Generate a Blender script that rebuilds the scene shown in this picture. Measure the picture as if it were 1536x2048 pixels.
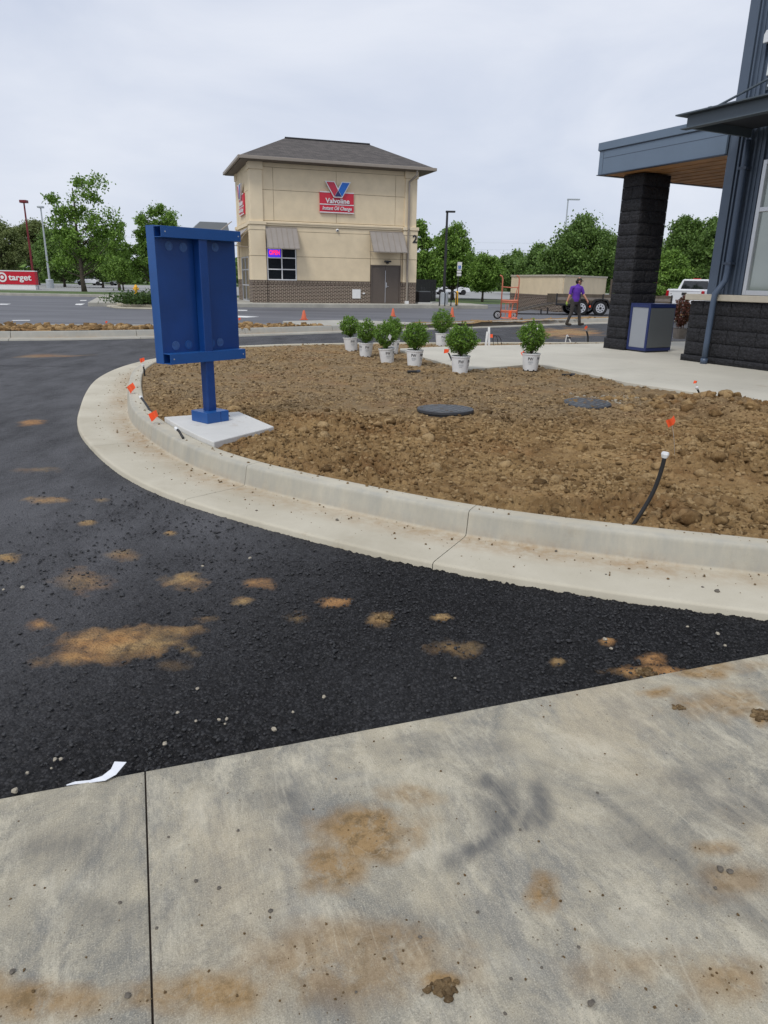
import bpy, math, random
import numpy as np
from mathutils import Vector, Matrix
random.seed(7); rng = np.random.default_rng(7)
for o in list(bpy.data.objects): bpy.data.objects.remove(o)
sc = bpy.context.scene
col = sc.collection
R = math.radians
# ------------------------------------------------------------------ camera
F, CX, CY, H = 1420., 768., 1024., 1.55
PITCH, ROLL = math.atan(464/1420.), 0.018
cf = np.array([0, math.cos(PITCH), -math.sin(PITCH)]); cu0 = np.array([0, math.sin(PITCH), math.cos(PITCH)]); cr0 = np.array([1., 0, 0])
cr = cr0*math.cos(ROLL)+cu0*math.sin(ROLL); cu = -cr0*math.sin(ROLL)+cu0*math.cos(ROLL)
CO = np.array([0, 0, H])
cd = bpy.data.cameras.new('camera'); cam = bpy.data.objects.new('camera', cd); col.objects.link(cam)
cd.sensor_fit = 'VERTICAL'; cd.sensor_height = 36; cd.lens = F/2048*36; cd.clip_start = .05; cd.clip_end = 3000
cam.matrix_world = Matrix(((cr[0], cu[0], -cf[0], 0), (cr[1], cu[1], -cf[1], 0), (cr[2], cu[2], -cf[2], H), (0, 0, 0, 1)))
sc.camera = cam
def ray(x, y): return cf+cr*(x-CX)/F+cu*(CY-y)/F
def gp(x, y, z=0.):                       # photo pixel -> point on the level z
    d = ray(x, y); return CO+d*((z-H)/d[2])
def aty(x, y, Y):                         # photo pixel -> point at depth Y
    d = ray(x, y); return CO+d*(Y/d[1])
def topz(x, y, p): return aty(x, y, p[1])[2]
# ------------------------------------------------------------------ sky, sun, exposure
SUN_EL, SUN_AZ = R(58), R(215)
w = bpy.data.worlds.new('World'); sc.world = w; w.use_nodes = True
nt = w.node_tree; nt.nodes.clear()
def N(t, ty, **k):
    n = t.nodes.new(ty)
    for a, b in k.items(): setattr(n, a, b)
    return n
out = N(nt, 'ShaderNodeOutputWorld'); bg = N(nt, 'ShaderNodeBackground')
sky = N(nt, 'ShaderNodeTexSky', sky_type='NISHITA', sun_disc=False, sun_elevation=SUN_EL, sun_rotation=SUN_AZ)
skys = N(nt, 'ShaderNodeVectorMath', operation='SCALE'); skys.inputs['Scale'].default_value = .10
tc = N(nt, 'ShaderNodeTexCoord')
mp = N(nt, 'ShaderNodeMapping'); mp.inputs['Scale'].default_value = (1, 1, 2.6)
nz = N(nt, 'ShaderNodeTexNoise'); nz.inputs['Scale'].default_value = 2.3; nz.inputs['Detail'].default_value = 6; nz.inputs['Roughness'].default_value = .52; nz.inputs['Distortion'].default_value = .4
cr_ = N(nt, 'ShaderNodeValToRGB')
cr_.color_ramp.elements[0].position = .36; cr_.color_ramp.elements[0].color = (.575, .63, .755, 1)
cr_.color_ramp.elements[1].position = .66; cr_.color_ramp.elements[1].color = (.745, .78, .865, 1)
mx = N(nt, 'ShaderNodeMix', data_type='RGBA'); mx.inputs[0].default_value = .93
nt.links.new(tc.outputs['Generated'], mp.inputs[0]); nt.links.new(mp.outputs[0], nz.inputs['Vector']); nt.links.new(nz.outputs['Fac'], cr_.inputs[0])
nt.links.new(sky.outputs[0], skys.inputs[0]); nt.links.new(skys.outputs[0], mx.inputs[6]); nt.links.new(cr_.outputs[0], mx.inputs[7])
nt.links.new(mx.outputs[2], bg.inputs[0]); bg.inputs[1].default_value = 1.0; nt.links.new(bg.outputs[0], out.inputs[0])
sl = bpy.data.lights.new('sun', 'SUN'); so = bpy.data.objects.new('sun', sl); col.objects.link(so)
sl.energy = 1.5; sl.angle = R(16); sl.color = (1, .965, .9)
so.rotation_euler = (math.pi/2-SUN_EL, 0, math.pi-SUN_AZ)   # light from behind-left of the camera
so.rotation_euler = Vector((-.30, -.50, .80)).to_track_quat('Z', 'Y').to_euler()
sky.sun_elevation = math.atan2(.80, math.hypot(.30, .50)); sky.sun_rotation = math.atan2(-.30, -.50)
vs = sc.view_settings; vs.view_transform = 'Standard'; vs.look = 'None'; vs.exposure = 0.12; vs.gamma = 1; vs.use_curve_mapping = False
sc.render.engine = 'CYCLES'
# ------------------------------------------------------------------ numpy noise
def vnoise(x, y, seed=0):
    xi, yi = np.floor(x).astype(np.int64), np.floor(y).astype(np.int64)
    fx, fy = x-xi, y-yi; fx = fx*fx*(3-2*fx); fy = fy*fy*(3-2*fy)
    def h(a, b):
        n = (a*374761393+b*668265263+seed*1442695041) & 0xffffffff
        n = ((n ^ (n >> 13))*1274126177) & 0xffffffff
        return ((n ^ (n >> 16)) & 0xffff)/65535.
    return (h(xi, yi)*(1-fx)+h(xi+1, yi)*fx)*(1-fy)+(h(xi, yi+1)*(1-fx)+h(xi+1, yi+1)*fx)*fy
def fbm(x, y, s, o=4, seed=0, g=.5):
    r = 0; a = 1; t = 0
    for k in range(o):
        r = r+a*vnoise(x*s*2**k+17.3*k, y*s*2**k-9.1*k, seed+k); t += a; a *= g
    return r/t
def cells(x, y, s, seed, rmin=.35, rmax=.62, prob=1.):      # domes of scattered stones
    gx, gy = np.floor(x/s).astype(np.int64), np.floor(y/s).astype(np.int64); best = np.zeros_like(x)
    def hh(a, b, k):
        n = (a*73856093 ^ b*19349663 ^ (seed*7+k)*83492791) & 0xffffffff
        n = ((n ^ (n >> 15))*2246822519) & 0xffffffff
        return ((n ^ (n >> 13)) & 0xffff)/65535.
    for i in (-1, 0, 1):
        for j in (-1, 0, 1):
            a, b = gx+i, gy+j
            cx = (a+.15+.7*hh(a, b, 1))*s; cy = (b+.15+.7*hh(a, b, 2))*s
            r = (rmin+(rmax-rmin)*hh(a, b, 3))*s
            d2 = ((x-cx)**2+(y-cy)**2)/r**2
            z = np.sqrt(np.maximum(0, 1-d2))*r*(hh(a, b, 4) < prob)
            best = np.maximum(best, z)
    return best
def facets(x, y, s, seed, tilt=.5):         # broken stones: each cell a tilted flat top
    gx, gy = np.floor(x/s).astype(np.int64), np.floor(y/s).astype(np.int64); bd = np.full(x.shape, 1e9); z = np.zeros_like(x); sd = np.full(x.shape, 1e9)
    def hh(a, b, k):
        n = (a*73856093 ^ b*19349663 ^ (seed*7+k)*83492791) & 0xffffffff
        n = ((n ^ (n >> 15))*2246822519) & 0xffffffff
        return ((n ^ (n >> 13)) & 0xffff)/65535.
    for i in (-1, 0, 1):
        for j in (-1, 0, 1):
            a, b = gx+i, gy+j; dx = x-(a+hh(a, b, 1))*s; dy = y-(b+hh(a, b, 2))*s; d = dx*dx+dy*dy
            h = s*(.55*hh(a, b, 3)**1.5)+tilt*((hh(a, b, 4)-.5)*dx+(hh(a, b, 5)-.5)*dy)
            k = d < bd; sd = np.where(k, bd, np.minimum(sd, d)); z = np.where(k, h, z); bd = np.where(k, d, bd)
    edge = np.clip((np.sqrt(sd)-np.sqrt(bd))/(.35*s), 0, 1)
    return z*(.35+.65*edge)-.18*s*(1-edge)
def inpoly(x, y, poly):
    c = np.zeros(x.shape, bool); n = len(poly)
    for i in range(n):
        x0, y0 = poly[i][:2]; x1, y1 = poly[(i+1) % n][:2]
        if y0 == y1: continue
        t = ((y0 > y) != (y1 > y)) & (x < (x1-x0)*(y-y0)/(y1-y0)+x0); c ^= t
    return c
# ------------------------------------------------------------------ materials
MATS = {}
def nodes(name):
    m = bpy.data.materials.new(name); m.use_nodes = True; t = m.node_tree
    MATS[name] = m
    return m, t, t.nodes['Principled BSDF']
def lin(c): return tuple(((v/255+.055)/1.055)**2.4 if v > 10 else v/255/12.92 for v in c)
def bump(t, b, fac, strength, dist):
    n = N(t, 'ShaderNodeBump'); n.inputs['Strength'].default_value = strength; n.inputs['Distance'].default_value = dist
    t.links.new(fac, n.inputs['Height']); t.links.new(n.outputs[0], b.inputs['Normal']); return n
def mat(name, c, rough=.6, metal=0., var=.12, vs_=6., bs=0., bd=.01, bscale=40., spec=.5, emit=None, estr=0., alpha=None):
    m, t, b = nodes(name)
    b.inputs['Roughness'].default_value = rough; b.inputs['Metallic'].default_value = metal
    b.inputs['Specular IOR Level'].default_value = spec
    tcn = N(t, 'ShaderNodeTexCoord')
    n1 = N(t, 'ShaderNodeTexNoise'); n1.inputs['Scale'].default_value = vs_; n1.inputs['Detail'].default_value = 6; n1.inputs['Roughness'].default_value = .6
    t.links.new(tcn.outputs['Object'], n1.inputs['Vector'])
    rp = N(t, 'ShaderNodeValToRGB'); e = rp.color_ramp.elements
    e[0].position = .28; e[1].position = .72
    e[0].color = tuple(v*(1-var) for v in c)+(1,); e[1].color = tuple(min(1, v*(1+var)) for v in c)+(1,)
    t.links.new(n1.outputs['Fac'], rp.inputs[0]); t.links.new(rp.outputs[0], b.inputs['Base Color'])
    if bs:
        n2 = N(t, 'ShaderNodeTexNoise'); n2.inputs['Scale'].default_value = bscale; n2.inputs['Detail'].default_value = 5
        t.links.new(tcn.outputs['Object'], n2.inputs['Vector']); bump(t, b, n2.outputs['Fac'], bs, bd)
    if emit:
        b.inputs['Emission Color'].default_value = emit+(1,); b.inputs['Emission Strength'].default_value = estr
    return m
def mixc(t, fac, a, b_):
    n = N(t, 'ShaderNodeMix', data_type='RGBA')
    for s, v in ((0, fac), (6, a), (7, b_)):
        if isinstance(v, (tuple, list)): n.inputs[s].default_value = tuple(v)+(1,) if len(v) == 3 else v
        elif isinstance(v, (int, float)): n.inputs[s].default_value = v
        else: t.links.new(v, n.inputs[s])
    return n.outputs[2]
def noise(t, vec, scale, detail=5, rough=.55, dist=0.):
    n = N(t, 'ShaderNodeTexNoise'); n.inputs['Scale'].default_value = scale; n.inputs['Detail'].default_value = detail
    n.inputs['Roughness'].default_value = rough; n.inputs['Distortion'].default_value = dist; t.links.new(vec, n.inputs['Vector']); return n.outputs['Fac']
def ramp(t, f, a, b_):
    n = N(t, 'ShaderNodeMapRange', clamp=True); n.inputs[1].default_value = a; n.inputs[2].default_value = b_
    t.links.new(f, n.inputs[0]); return n.outputs[0]
def math_(t, op, a, b_=None):
    n = N(t, 'ShaderNodeMath', operation=op)
    for i, v in enumerate((a, b_)):
        if v is None: continue
        if isinstance(v, (int, float)): n.inputs[i].default_value = v
        else: t.links.new(v, n.inputs[i])
    return n.outputs[0]
def scaled(t, vec, s, rot=0.):
    n = N(t, 'ShaderNodeMapping'); n.inputs['Scale'].default_value = s; n.inputs['Rotation'].default_value = (0, 0, rot); t.links.new(vec, n.inputs[0]); return n.outputs[0]
def attr(t, name):
    return N(t, 'ShaderNodeAttribute', attribute_name=name).outputs['Fac']
# foreground slab concrete
m, t, b = nodes('slab_concrete'); ob = N(t, 'ShaderNodeTexCoord').outputs['Object']
blotch = noise(t, ob, 1.9, 12, .78, .7); blotch2 = noise(t, scaled(t, ob, (1.3, .7, 1)), 4.6, 12, .82, .4)
c = mixc(t, ramp(t, blotch, .40, .60), (.205, .200, .182), (.405, .365, .285))
c = mixc(t, math_(t, 'MULTIPLY', ramp(t, blotch2, .49, .61), .75), c, (.52, .48, .39))
c = mixc(t, math_(t, 'MULTIPLY', ramp(t, noise(t, scaled(t, ob, (1.9, .8, 1), .2), 1.6, 12, .78), .51, .62), .6), c, (.155, .160, .165))
c = mixc(t, math_(t, 'MULTIPLY', ramp(t, noise(t, ob, .9, 6, .6, .5), .54, .66), .22), c, (.42, .33, .215))
broom = noise(t, scaled(t, ob, (210, 9, 1)), 1., 4, .65); broom2 = noise(t, scaled(t, ob, (60, 3.5, 1), .04), 1., 5, .7)
c = mixc(t, math_(t, 'MULTIPLY', ramp(t, broom, .48, .75), .17), c, (.66, .61, .51))
c = mixc(t, math_(t, 'MULTIPLY', ramp(t, broom2, .52, .8), .14), c, (.14, .14, .138))
g1 = noise(t, ob, 240, 3, .85); g2 = noise(t, ob, 85, 6, .85)
c = mixc(t, math_(t, 'MULTIPLY', ramp(t, g1, .53, .68), .5), c, (.105, .095, .078))
c = mixc(t, math_(t, 'MULTIPLY', ramp(t, g1, .47, .33), .5), c, (.64, .59, .49))
c = mixc(t, math_(t, 'MULTIPLY', ramp(t, g2, .54, .70), .42), c, (.13, .118, .098))
smear = noise(t, scaled(t, ob, (26, 3.4, 1), .12), 1., 10, .82)
dk = math_(t, 'MULTIPLY', attr(t, 'dark'), ramp(t, smear, .18, .55)); c = mixc(t, math_(t, 'MULTIPLY', dk, .78), c, (.072, .077, .088))
lt = math_(t, 'MULTIPLY', attr(t, 'light'), ramp(t, smear, .35, .65)); c = mixc(t, math_(t, 'MULTIPLY', lt, .5), c, (.66, .62, .53))
cn = noise(t, ob, 11, 10, .78, .6); cl = math_(t, 'MULTIPLY', attr(t, 'clay'), ramp(t, cn, .28, .52)); c = mixc(t, math_(t, 'MINIMUM', math_(t, 'MULTIPLY', cl, 1.0), .85), c, (.30, .185, .075))
mu = math_(t, 'MULTIPLY', attr(t, 'clay'), ramp(t, noise(t, ob, 20, 10, .8), .47, .60)); c = mixc(t, math_(t, 'MULTIPLY', mu, .8), c, (.125, .085, .042))
scr = noise(t, ob, 3.2, 1.5, .5, 1.2); line = ramp(t, math_(t, 'ABSOLUTE', math_(t, 'SUBTRACT', scr, .5)), .005, .0)
scm = ramp(t, noise(t, ob, 6.3, 4), .56, .66); c = mixc(t, math_(t, 'MULTIPLY', math_(t, 'MULTIPLY', line, scm), .16), c, (.66, .62, .54))
sl2 = noise(t, scaled(t, ob, (9, .9, 1), .55), 1., 2, .4); ln2 = ramp(t, math_(t, 'ABSOLUTE', math_(t, 'SUBTRACT', sl2, .5)), .010, .0)
c = mixc(t, math_(t, 'MULTIPLY', math_(t, 'MULTIPLY', ln2, ramp(t, noise(t, ob, 3.1, 4), .54, .62)), .2), c, (.66, .61, .50))
vv = N(t, 'ShaderNodeTexVoronoi'); vv.inputs['Scale'].default_value = 34; t.links.new(ob, vv.inputs['Vector'])
spots = ramp(t, vv.outputs['Distance'], .13, .07); spm = ramp(t, noise(t, ob, 4, 5), .50, .60)
c = mixc(t, math_(t, 'MULTIPLY', math_(t, 'MULTIPLY', spots, spm), .75), c, (.085, .07, .05))
mm = N(t, 'ShaderNodeMix', data_type='RGBA', blend_type='MULTIPLY'); mm.inputs[0].default_value = 1.; t.links.new(c, mm.inputs[6]); mm.inputs[7].default_value = (1.08, 1.07, 1.02, 1)
t.links.new(mm.outputs[2], b.inputs['Base Color']); b.inputs['Roughness'].default_value = .85; b.inputs['Specular IOR Level'].default_value = .25
hh = math_(t, 'ADD', math_(t, 'MULTIPLY', broom, .6), math_(t, 'ADD', g1, g2)); bump(t, b, hh, .5, .004)
# binder asphalt
m, t, b = nodes('binder_asphalt'); ob = N(t, 'ShaderNodeTexCoord').outputs['Object']
n1 = noise(t, ob, 150, 5, .8); c = mixc(t, ramp(t, n1, .36, .70), (.004, .004, .0045), (.022, .022, .024))
vv = N(t, 'ShaderNodeTexVoronoi'); vv.inputs['Scale'].default_value = 85; t.links.new(ob, vv.inputs['Vector'])
sepc = N(t, 'ShaderNodeSeparateColor'); t.links.new(vv.outputs['Color'], sepc.inputs[0])
c = mixc(t, math_(t, 'MULTIPLY', ramp(t, sepc.outputs[0], .40, 1.), .85), c, (.058, .058, .061))
gap = ramp(t, vv.outputs['Distance'], .38, .70); c = mixc(t, math_(t, 'MULTIPLY', gap, .85), c, (.004, .004, .0045))
dust = math_(t, 'MULTIPLY', attr(t, 'dust'), ramp(t, noise(t, scaled(t, ob, (1, .45, 1)), 1.6, 9, .72), .22, .58))
c = mixc(t, math_(t, 'MULTIPLY', dust, .8), c, mixc(t, ramp(t, n1, .35, .7), (.070, .070, .075), (.200, .199, .21)))
c = mixc(t, math_(t, 'MULTIPLY', ramp(t, noise(t, ob, 300, 2), .69, .74), .8), c, (.34, .31, .26))
cn = noise(t, ob, 17, 10, .8, .7); cl = math_(t, 'MULTIPLY', attr(t, 'clay'), ramp(t, cn, .30, .52))
cc = mixc(t, ramp(t, noise(t, ob, 9, 7, .75), .3, .7), (.30, .165, .055), (.56, .385, .175)); cc = mixc(t, math_(t, 'MULTIPLY', ramp(t, n1, .5, .7), .35), cc, (.13, .08, .035))
cc = mixc(t, math_(t, 'MULTIPLY', ramp(t, noise(t, ob, 1.1, 3), .48, .60), .75), cc, mixc(t, ramp(t, cn, .4, .6), (.26, .11, .035), (.52, .26, .095)))
c = mixc(t, math_(t, 'MULTIPLY', attr(t, 'clay'), .35), c, (.075, .055, .035))
c = mixc(t, math_(t, 'MINIMUM', math_(t, 'MULTIPLY', cl, 1.1), .9), c, cc)
t.links.new(c, b.inputs['Base Color']); b.inputs['Roughness'].default_value = .72; b.inputs['Specular IOR Level'].default_value = .24
bump(t, b, math_(t, 'SUBTRACT', n1, math_(t, 'MULTIPLY', vv.outputs['Distance'], 1.2)), .9, .008)
mat('asphalt_stone', (.022, .022, .0235), .55, var=.9, vs_=60, bs=.4, bscale=200)
# older lot asphalt
m, t, b = nodes('lot_asphalt'); ob = N(t, 'ShaderNodeTexCoord').outputs['Object']
c = mixc(t, ramp(t, noise(t, scaled(t, ob, (.12, .5, 1)), 1, 6, .6), .3, .7), (.088, .090, .100), (.155, .157, .17))
c = mixc(t, math_(t, 'MULTIPLY', ramp(t, noise(t, scaled(t, ob, (.3, 1.4, 1), .2), 1.0, 5, .6), .58, .72), .6), c, (.06, .06, .065))
t.links.new(c, b.inputs['Base Color']); b.inputs['Roughness'].default_value = .8
bump(t, b, noise(t, ob, 60, 4), .3, .006)
# curb / walk concretes
def concrete(name, a, b2, scale=1.4, dirt=(.30, .22, .13), dirtlo=.60):
    m, t, b = nodes(name); ob = N(t, 'ShaderNodeTexCoord').outputs['Object']
    c = mixc(t, ramp(t, noise(t, ob, scale, 7, .62, .4), .3, .7), a, b2)
    c = mixc(t, math_(t, 'MULTIPLY', ramp(t, noise(t, ob, scale*2.3, 8, .72), dirtlo, dirtlo+.16), .55), c, dirt)
    c = mixc(t, math_(t, 'MULTIPLY', ramp(t, noise(t, ob, 190, 3, .7), .60, .74), .4), c, tuple(v*.4 for v in a))
    c = mixc(t, math_(t, 'MULTIPLY', attr(t, 'clay'), ramp(t, noise(t, ob, 12, 7, .75), .30, .66)), c, (.34, .225, .12))
    c = mixc(t, math_(t, 'MULTIPLY', attr(t, 'face_gray'), ramp(t, noise(t, scaled(t, ob, (1, 1, .25)), 9, 6, .7), .2, .75)), c, (.30, .305, .285))  # mixes a darker grey into the masked curb face
    t.links.new(c, b.inputs['Base Color']); b.inputs['Roughness'].default_value = .85; b.inputs['Specular IOR Level'].default_value = .3
    bump(t, b, noise(t, ob, 130, 5, .7), .3, .004); return m
concrete('curb_concrete', (.44, .40, .31), (.56, .52, .42))
concrete('far_curb_concrete', (.33, .32, .28), (.46, .44, .38))
concrete('walk_concrete', (.49, .465, .395), (.60, .57, .485), .8)
concrete('pad_concrete', (.55, .55, .53), (.66, .65, .62))
# soil
m, t, b = nodes('clay_soil'); ob = N(t, 'ShaderNodeTexCoord').outputs['Object']
c = mixc(t, ramp(t, noise(t, ob, 2.6, 9, .74, .5), .34, .64), (.205, .118, .048), (.47, .312, .145))
c = mixc(t, math_(t, 'MULTIPLY', attr(t, 'gray'), ramp(t, noise(t, ob, 3, 8, .72), .25, .58)), c, mixc(t, noise(t, ob, 8, 6, .7), (.19, .138, .082), (.34, .262, .165)))
c = mixc(t, math_(t, 'MULTIPLY', ramp(t, noise(t, ob, .9, 6, .65), .52, .66), .35), c, (.31, .150, .062))
tv = attr(t, 'tone'); c = mixc(t, math_(t, 'MULTIPLY', ramp(t, tv, .45, .9), .65), c, (.60, .43, .23)); c = mixc(t, math_(t, 'MULTIPLY', ramp(t, tv, .45, .05), .75), c, (.095, .056, .024))
c = mixc(t, math_(t, 'MULTIPLY', ramp(t, noise(t, ob, 30, 8, .8), .49, .68), .6), c, (.105, .068, .034))
c = mixc(t, math_(t, 'MULTIPLY', ramp(t, noise(t, ob, 85, 3, .75), .62, .72), .7), c, (.52, .44, .31))
t.links.new(c, b.inputs['Base Color']); b.inputs['Roughness'].default_value = .95; b.inputs['Specular IOR Level'].default_value = .12
bump(t, b, noise(t, ob, 45, 9, .8), 1., .025)
# brick
def brick_mat(name, a, b2, mortar, sx, flip=False):
    m, t, b = nodes(name); ob = N(t, 'ShaderNodeTexCoord').outputs['Object']
    sep = N(t, 'ShaderNodeSeparateXYZ'); t.links.new(ob, sep.inputs[0]); cmb = N(t, 'ShaderNodeCombineXYZ')
    s = math_(t, 'ADD', sep.outputs[0], sep.outputs[1])
    if flip: t.links.new(sep.outputs[2], cmb.inputs[0]); t.links.new(s, cmb.inputs[1])
    else: t.links.new(s, cmb.inputs[0]); t.links.new(sep.outputs[2], cmb.inputs[1])
    br = N(t, 'ShaderNodeTexBrick'); t.links.new(cmb.outputs[0], br.inputs['Vector'])
    br.inputs['Color1'].default_value = a+(1,); br.inputs['Color2'].default_value = b2+(1,); br.inputs['Mortar'].default_value = mortar+(1,)
    br.inputs['Scale'].default_value = 1; br.inputs['Brick Width'].default_value = sx; br.inputs['Row Height'].default_value = .081 if not flip else .081
    br.inputs['Mortar Size'].default_value = .0145; br.inputs['Mortar Smooth'].default_value = .2; br.inputs['Bias'].default_value = -.1
    t.links.new(br.outputs['Color'], b.inputs['Base Color']); b.inputs['Roughness'].default_value = .85
    bump(t, b, math_(t, 'SUBTRACT', 1., br.outputs['Fac']), .6, .01)
brick_mat('dark_brick', (.032, .018, .015), (.070, .038, .031), (.42, .35, .27), .24)
brick_mat('soldier_brick', (.032, .018, .015), (.070, .038, .031), (.36, .30, .23), .30, True)
# roof shingles
m, t, b = nodes('shingle'); ob = N(t, 'ShaderNodeTexCoord').outputs['Object']
br = N(t, 'ShaderNodeTexBrick'); t.links.new(scaled(t, ob, (1, 1.9, 1)), br.inputs['Vector'])
br.inputs['Color1'].default_value = (.055, .05, .048, 1); br.inputs['Color2'].default_value = (.13, .115, .105, 1); br.inputs['Mortar'].default_value = (.04, .037, .035, 1)
br.inputs['Scale'].default_value = 1; br.inputs['Brick Width'].default_value = .33; br.inputs['Row Height'].default_value = .27; br.inputs['Mortar Size'].default_value = .012
t.links.new(mixc(t, .35, br.outputs['Color'], mixc(t, noise(t, ob, 3, 6, .7), (.05, .045, .043), (.15, .13, .12))), b.inputs['Base Color']); b.inputs['Roughness'].default_value = .92
bump(t, b, br.outputs['Fac'], .5, .02)
# split-face black block
mat('split_block', (.022, .022, .0255), .75, var=.6, vs_=26, bs=1., bd=.035, bscale=30, spec=.35)
mat('block_mortar', (.11, .11, .115), .9)
mat('siding_blue', lin((86, 98, 114)), .42, .15, .07, 3, spec=.4)
mat('siding_dark', lin((62, 72, 88)), .45, .15, .07, 3)
mat('fascia_blue', lin((104, 120, 138)), .42, .1, .05, 2)
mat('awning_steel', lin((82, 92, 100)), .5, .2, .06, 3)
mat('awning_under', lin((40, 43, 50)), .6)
mat('cap_stone', (.50, .45, .36), .8, var=.08, bs=.2)
mat('frame_silver', (.62, .63, .65), .35, .6, .03)
mat('pipe_blue', lin((74, 88, 108)), .4, .1, .06)
mat('stucco_tan', lin((226, 208, 176)), .9, var=.08, vs_=1.3, bs=.2, bscale=120, bd=.004, spec=.2)
mat('stucco_trim', lin((229, 212, 181)), .9, var=.05, vs_=1.6, bs=.2, bscale=120, bd=.004, spec=.2)
mat('groove', lin((150, 134, 104)), .95)
mat('gutter_taupe', lin((152, 142, 130)), .5, .1, .05)
mat('soffit_taupe', lin((108, 100, 92)), .8)
mat('seam_metal', lin((156, 148, 140)), .45, .2, .08, 2)
mat('door_brown', lin((92, 82, 74)), .5, var=.05)
mat('dark_metal', (.02, .02, .022), .5)
mat('white_paint', (.78, .78, .77), .55, var=.05)
mat('white_plastic', (.74, .75, .75), .4, var=.06, vs_=12)
mat('print_grey', (.06, .06, .065), .6)
mat('sign_red', lin((206, 40, 62)), .4, var=.04)
mat('vee_red', lin((186, 46, 70)), .4, var=.04)
mat('vee_blue', lin((20, 100, 190)), .4, var=.04)
mat('vee_navy', lin((42, 36, 92)), .4, var=.04)
mat('target_red', lin((190, 14, 42)), .4, var=.04)
mat('board_blue', lin((16, 62, 126)), .38, .0, .16, 2.5, bs=.08, bscale=30, spec=.5)
mat('board_blue_edge', lin((24, 80, 146)), .38, .0, .10, 4, spec=.5)
mat('sticker', lin((60, 96, 150)), .5, var=.3, vs_=40)
mat('orange_flag', lin((255, 96, 48)), .6, var=.06)
mat('cone_orange', lin((200, 98, 66)), .7, var=.12, vs_=12)
mat('cart_orange', lin((205, 122, 96)), .65, var=.14, vs_=8)
mat('hose_black', (.012, .012, .013), .5)
mat('lid_black', (.045, .048, .055), .5, var=.3, vs_=14, bs=.3)
mat('old_wood', lin((92, 82, 70)), .85, var=.3, vs_=5, bs=.5)
mat('grey_wood', lin((128, 120, 112)), .85, var=.25, vs_=6, bs=.5)
mat('tire', (.012, .012, .013), .8)
mat('rim_white', (.6, .61, .63), .35, .3)
mat('truck_white', (.74, .75, .77), .25, var=.02)
mat('lamp_red', lin((170, 16, 30)), .25)
mat('glass_dark', (.012, .014, .016), .06, spec=.9)
mat('glass_coated', (.34, .37, .345), .05, .6, var=.06, vs_=.8)
mat('navy_frame', lin((28, 42, 92)), .4, var=.05)
mat('bin_light', lin((150, 154, 160)), .5, .1, .04, 2)
mat('grey_and_bin_shade', lin((98, 102, 104)), .5, .1, .05, 2)  # plain grey, and canopy shade put into the cabinet's side colour
mat('yellow_paint', lin((238, 178, 40)), .5)
mat('pole_red', lin((112, 28, 34)), .5)
mat('pole_grey', lin((176, 182, 186)), .5, .3)
mat('cedar', lin((168, 122, 76)), .55, var=.28, vs_=4)
mat('skin', lin((196, 142, 116)), .6)
mat('purple_shirt', lin((92, 48, 158)), .85, var=.1, vs_=8)
mat('dark_pants', lin((66, 62, 60)), .9, var=.2, vs_=10)
mat('boot', lin((62, 54, 44)), .8)
mat('glove', lin((150, 170, 70)), .8)
mat('cap_cloth', lin((58, 58, 48)), .9)
mat('hair', lin((48, 36, 28)), .9)
mat('stem_bark', (.09, .065, .045), .9, var=.3, bs=.5)
mat('trunk_bark', (.085, .068, .052), .95, var=.35, vs_=5, bs=.8, bscale=14, bd=.03)
mat('grass', (.075, .115, .03), .95, var=.4, vs_=.9, bs=.6, bscale=8, bd=.05)
mat('potting_soil', (.035, .025, .018), .95, bs=.6)
mat('fence_dark', (.022, .022, .024), .8)
mat('far_lot', (.30, .30, .29), .9, var=.08, vs_=.2)
mat('paint_white', (.72, .72, .70), .7, var=.12, vs_=3)
mat('paper', (.74, .76, .80), .7, var=.03)
mat('pebble_light', (.36, .32, .25), .8, var=.25, vs_=40)
mat('pebble_dark', (.12, .105, .085), .85, var=.4, vs_=40)
mat('neon_red', (.8, .02, .10), .5, emit=(1., .03, .10), estr=1.0)
mat('neon_blue', (.05, .02, .5), .5, emit=(.07, .03, .75), estr=.7)
mat('interior', (.05, .05, .05), .9)
mat('interior_pale', (.30, .31, .29), .9)
def leafmat(name, a, b2):
    m, t, b = nodes(name)
    c = mixc(t, attr(t, 'tint'), a, b2)
    t.links.new(c, b.inputs['Base Color']); b.inputs['Roughness'].default_value = .55; b.inputs['Specular IOR Level'].default_value = .3
    tr = N(t, 'ShaderNodeBsdfTranslucent'); t.links.new(mixc(t, .5, c, (.16, .26, .03)), tr.inputs[0])
    ms = N(t, 'ShaderNodeMixShader'); ms.inputs[0].default_value = .22
    o = t.nodes['Material Output']; t.links.new(b.outputs[0], ms.inputs[1]); t.links.new(tr.outputs[0], ms.inputs[2]); t.links.new(ms.outputs[0], o.inputs[0])
leafmat('leaf_maple', (.075, .150, .026), (.26, .42, .075))
leafmat('leaf_dark', (.060, .115, .030), (.20, .32, .075))
leafmat('leaf_olive', (.11, .145, .05), (.26, .30, .11))
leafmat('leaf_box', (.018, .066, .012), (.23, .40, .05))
leafmat('leaf_red', (.10, .018, .016), (.24, .10, .08))
leafmat('leaf_hedge', (.02, .05, .012), (.07, .12, .03))
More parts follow.
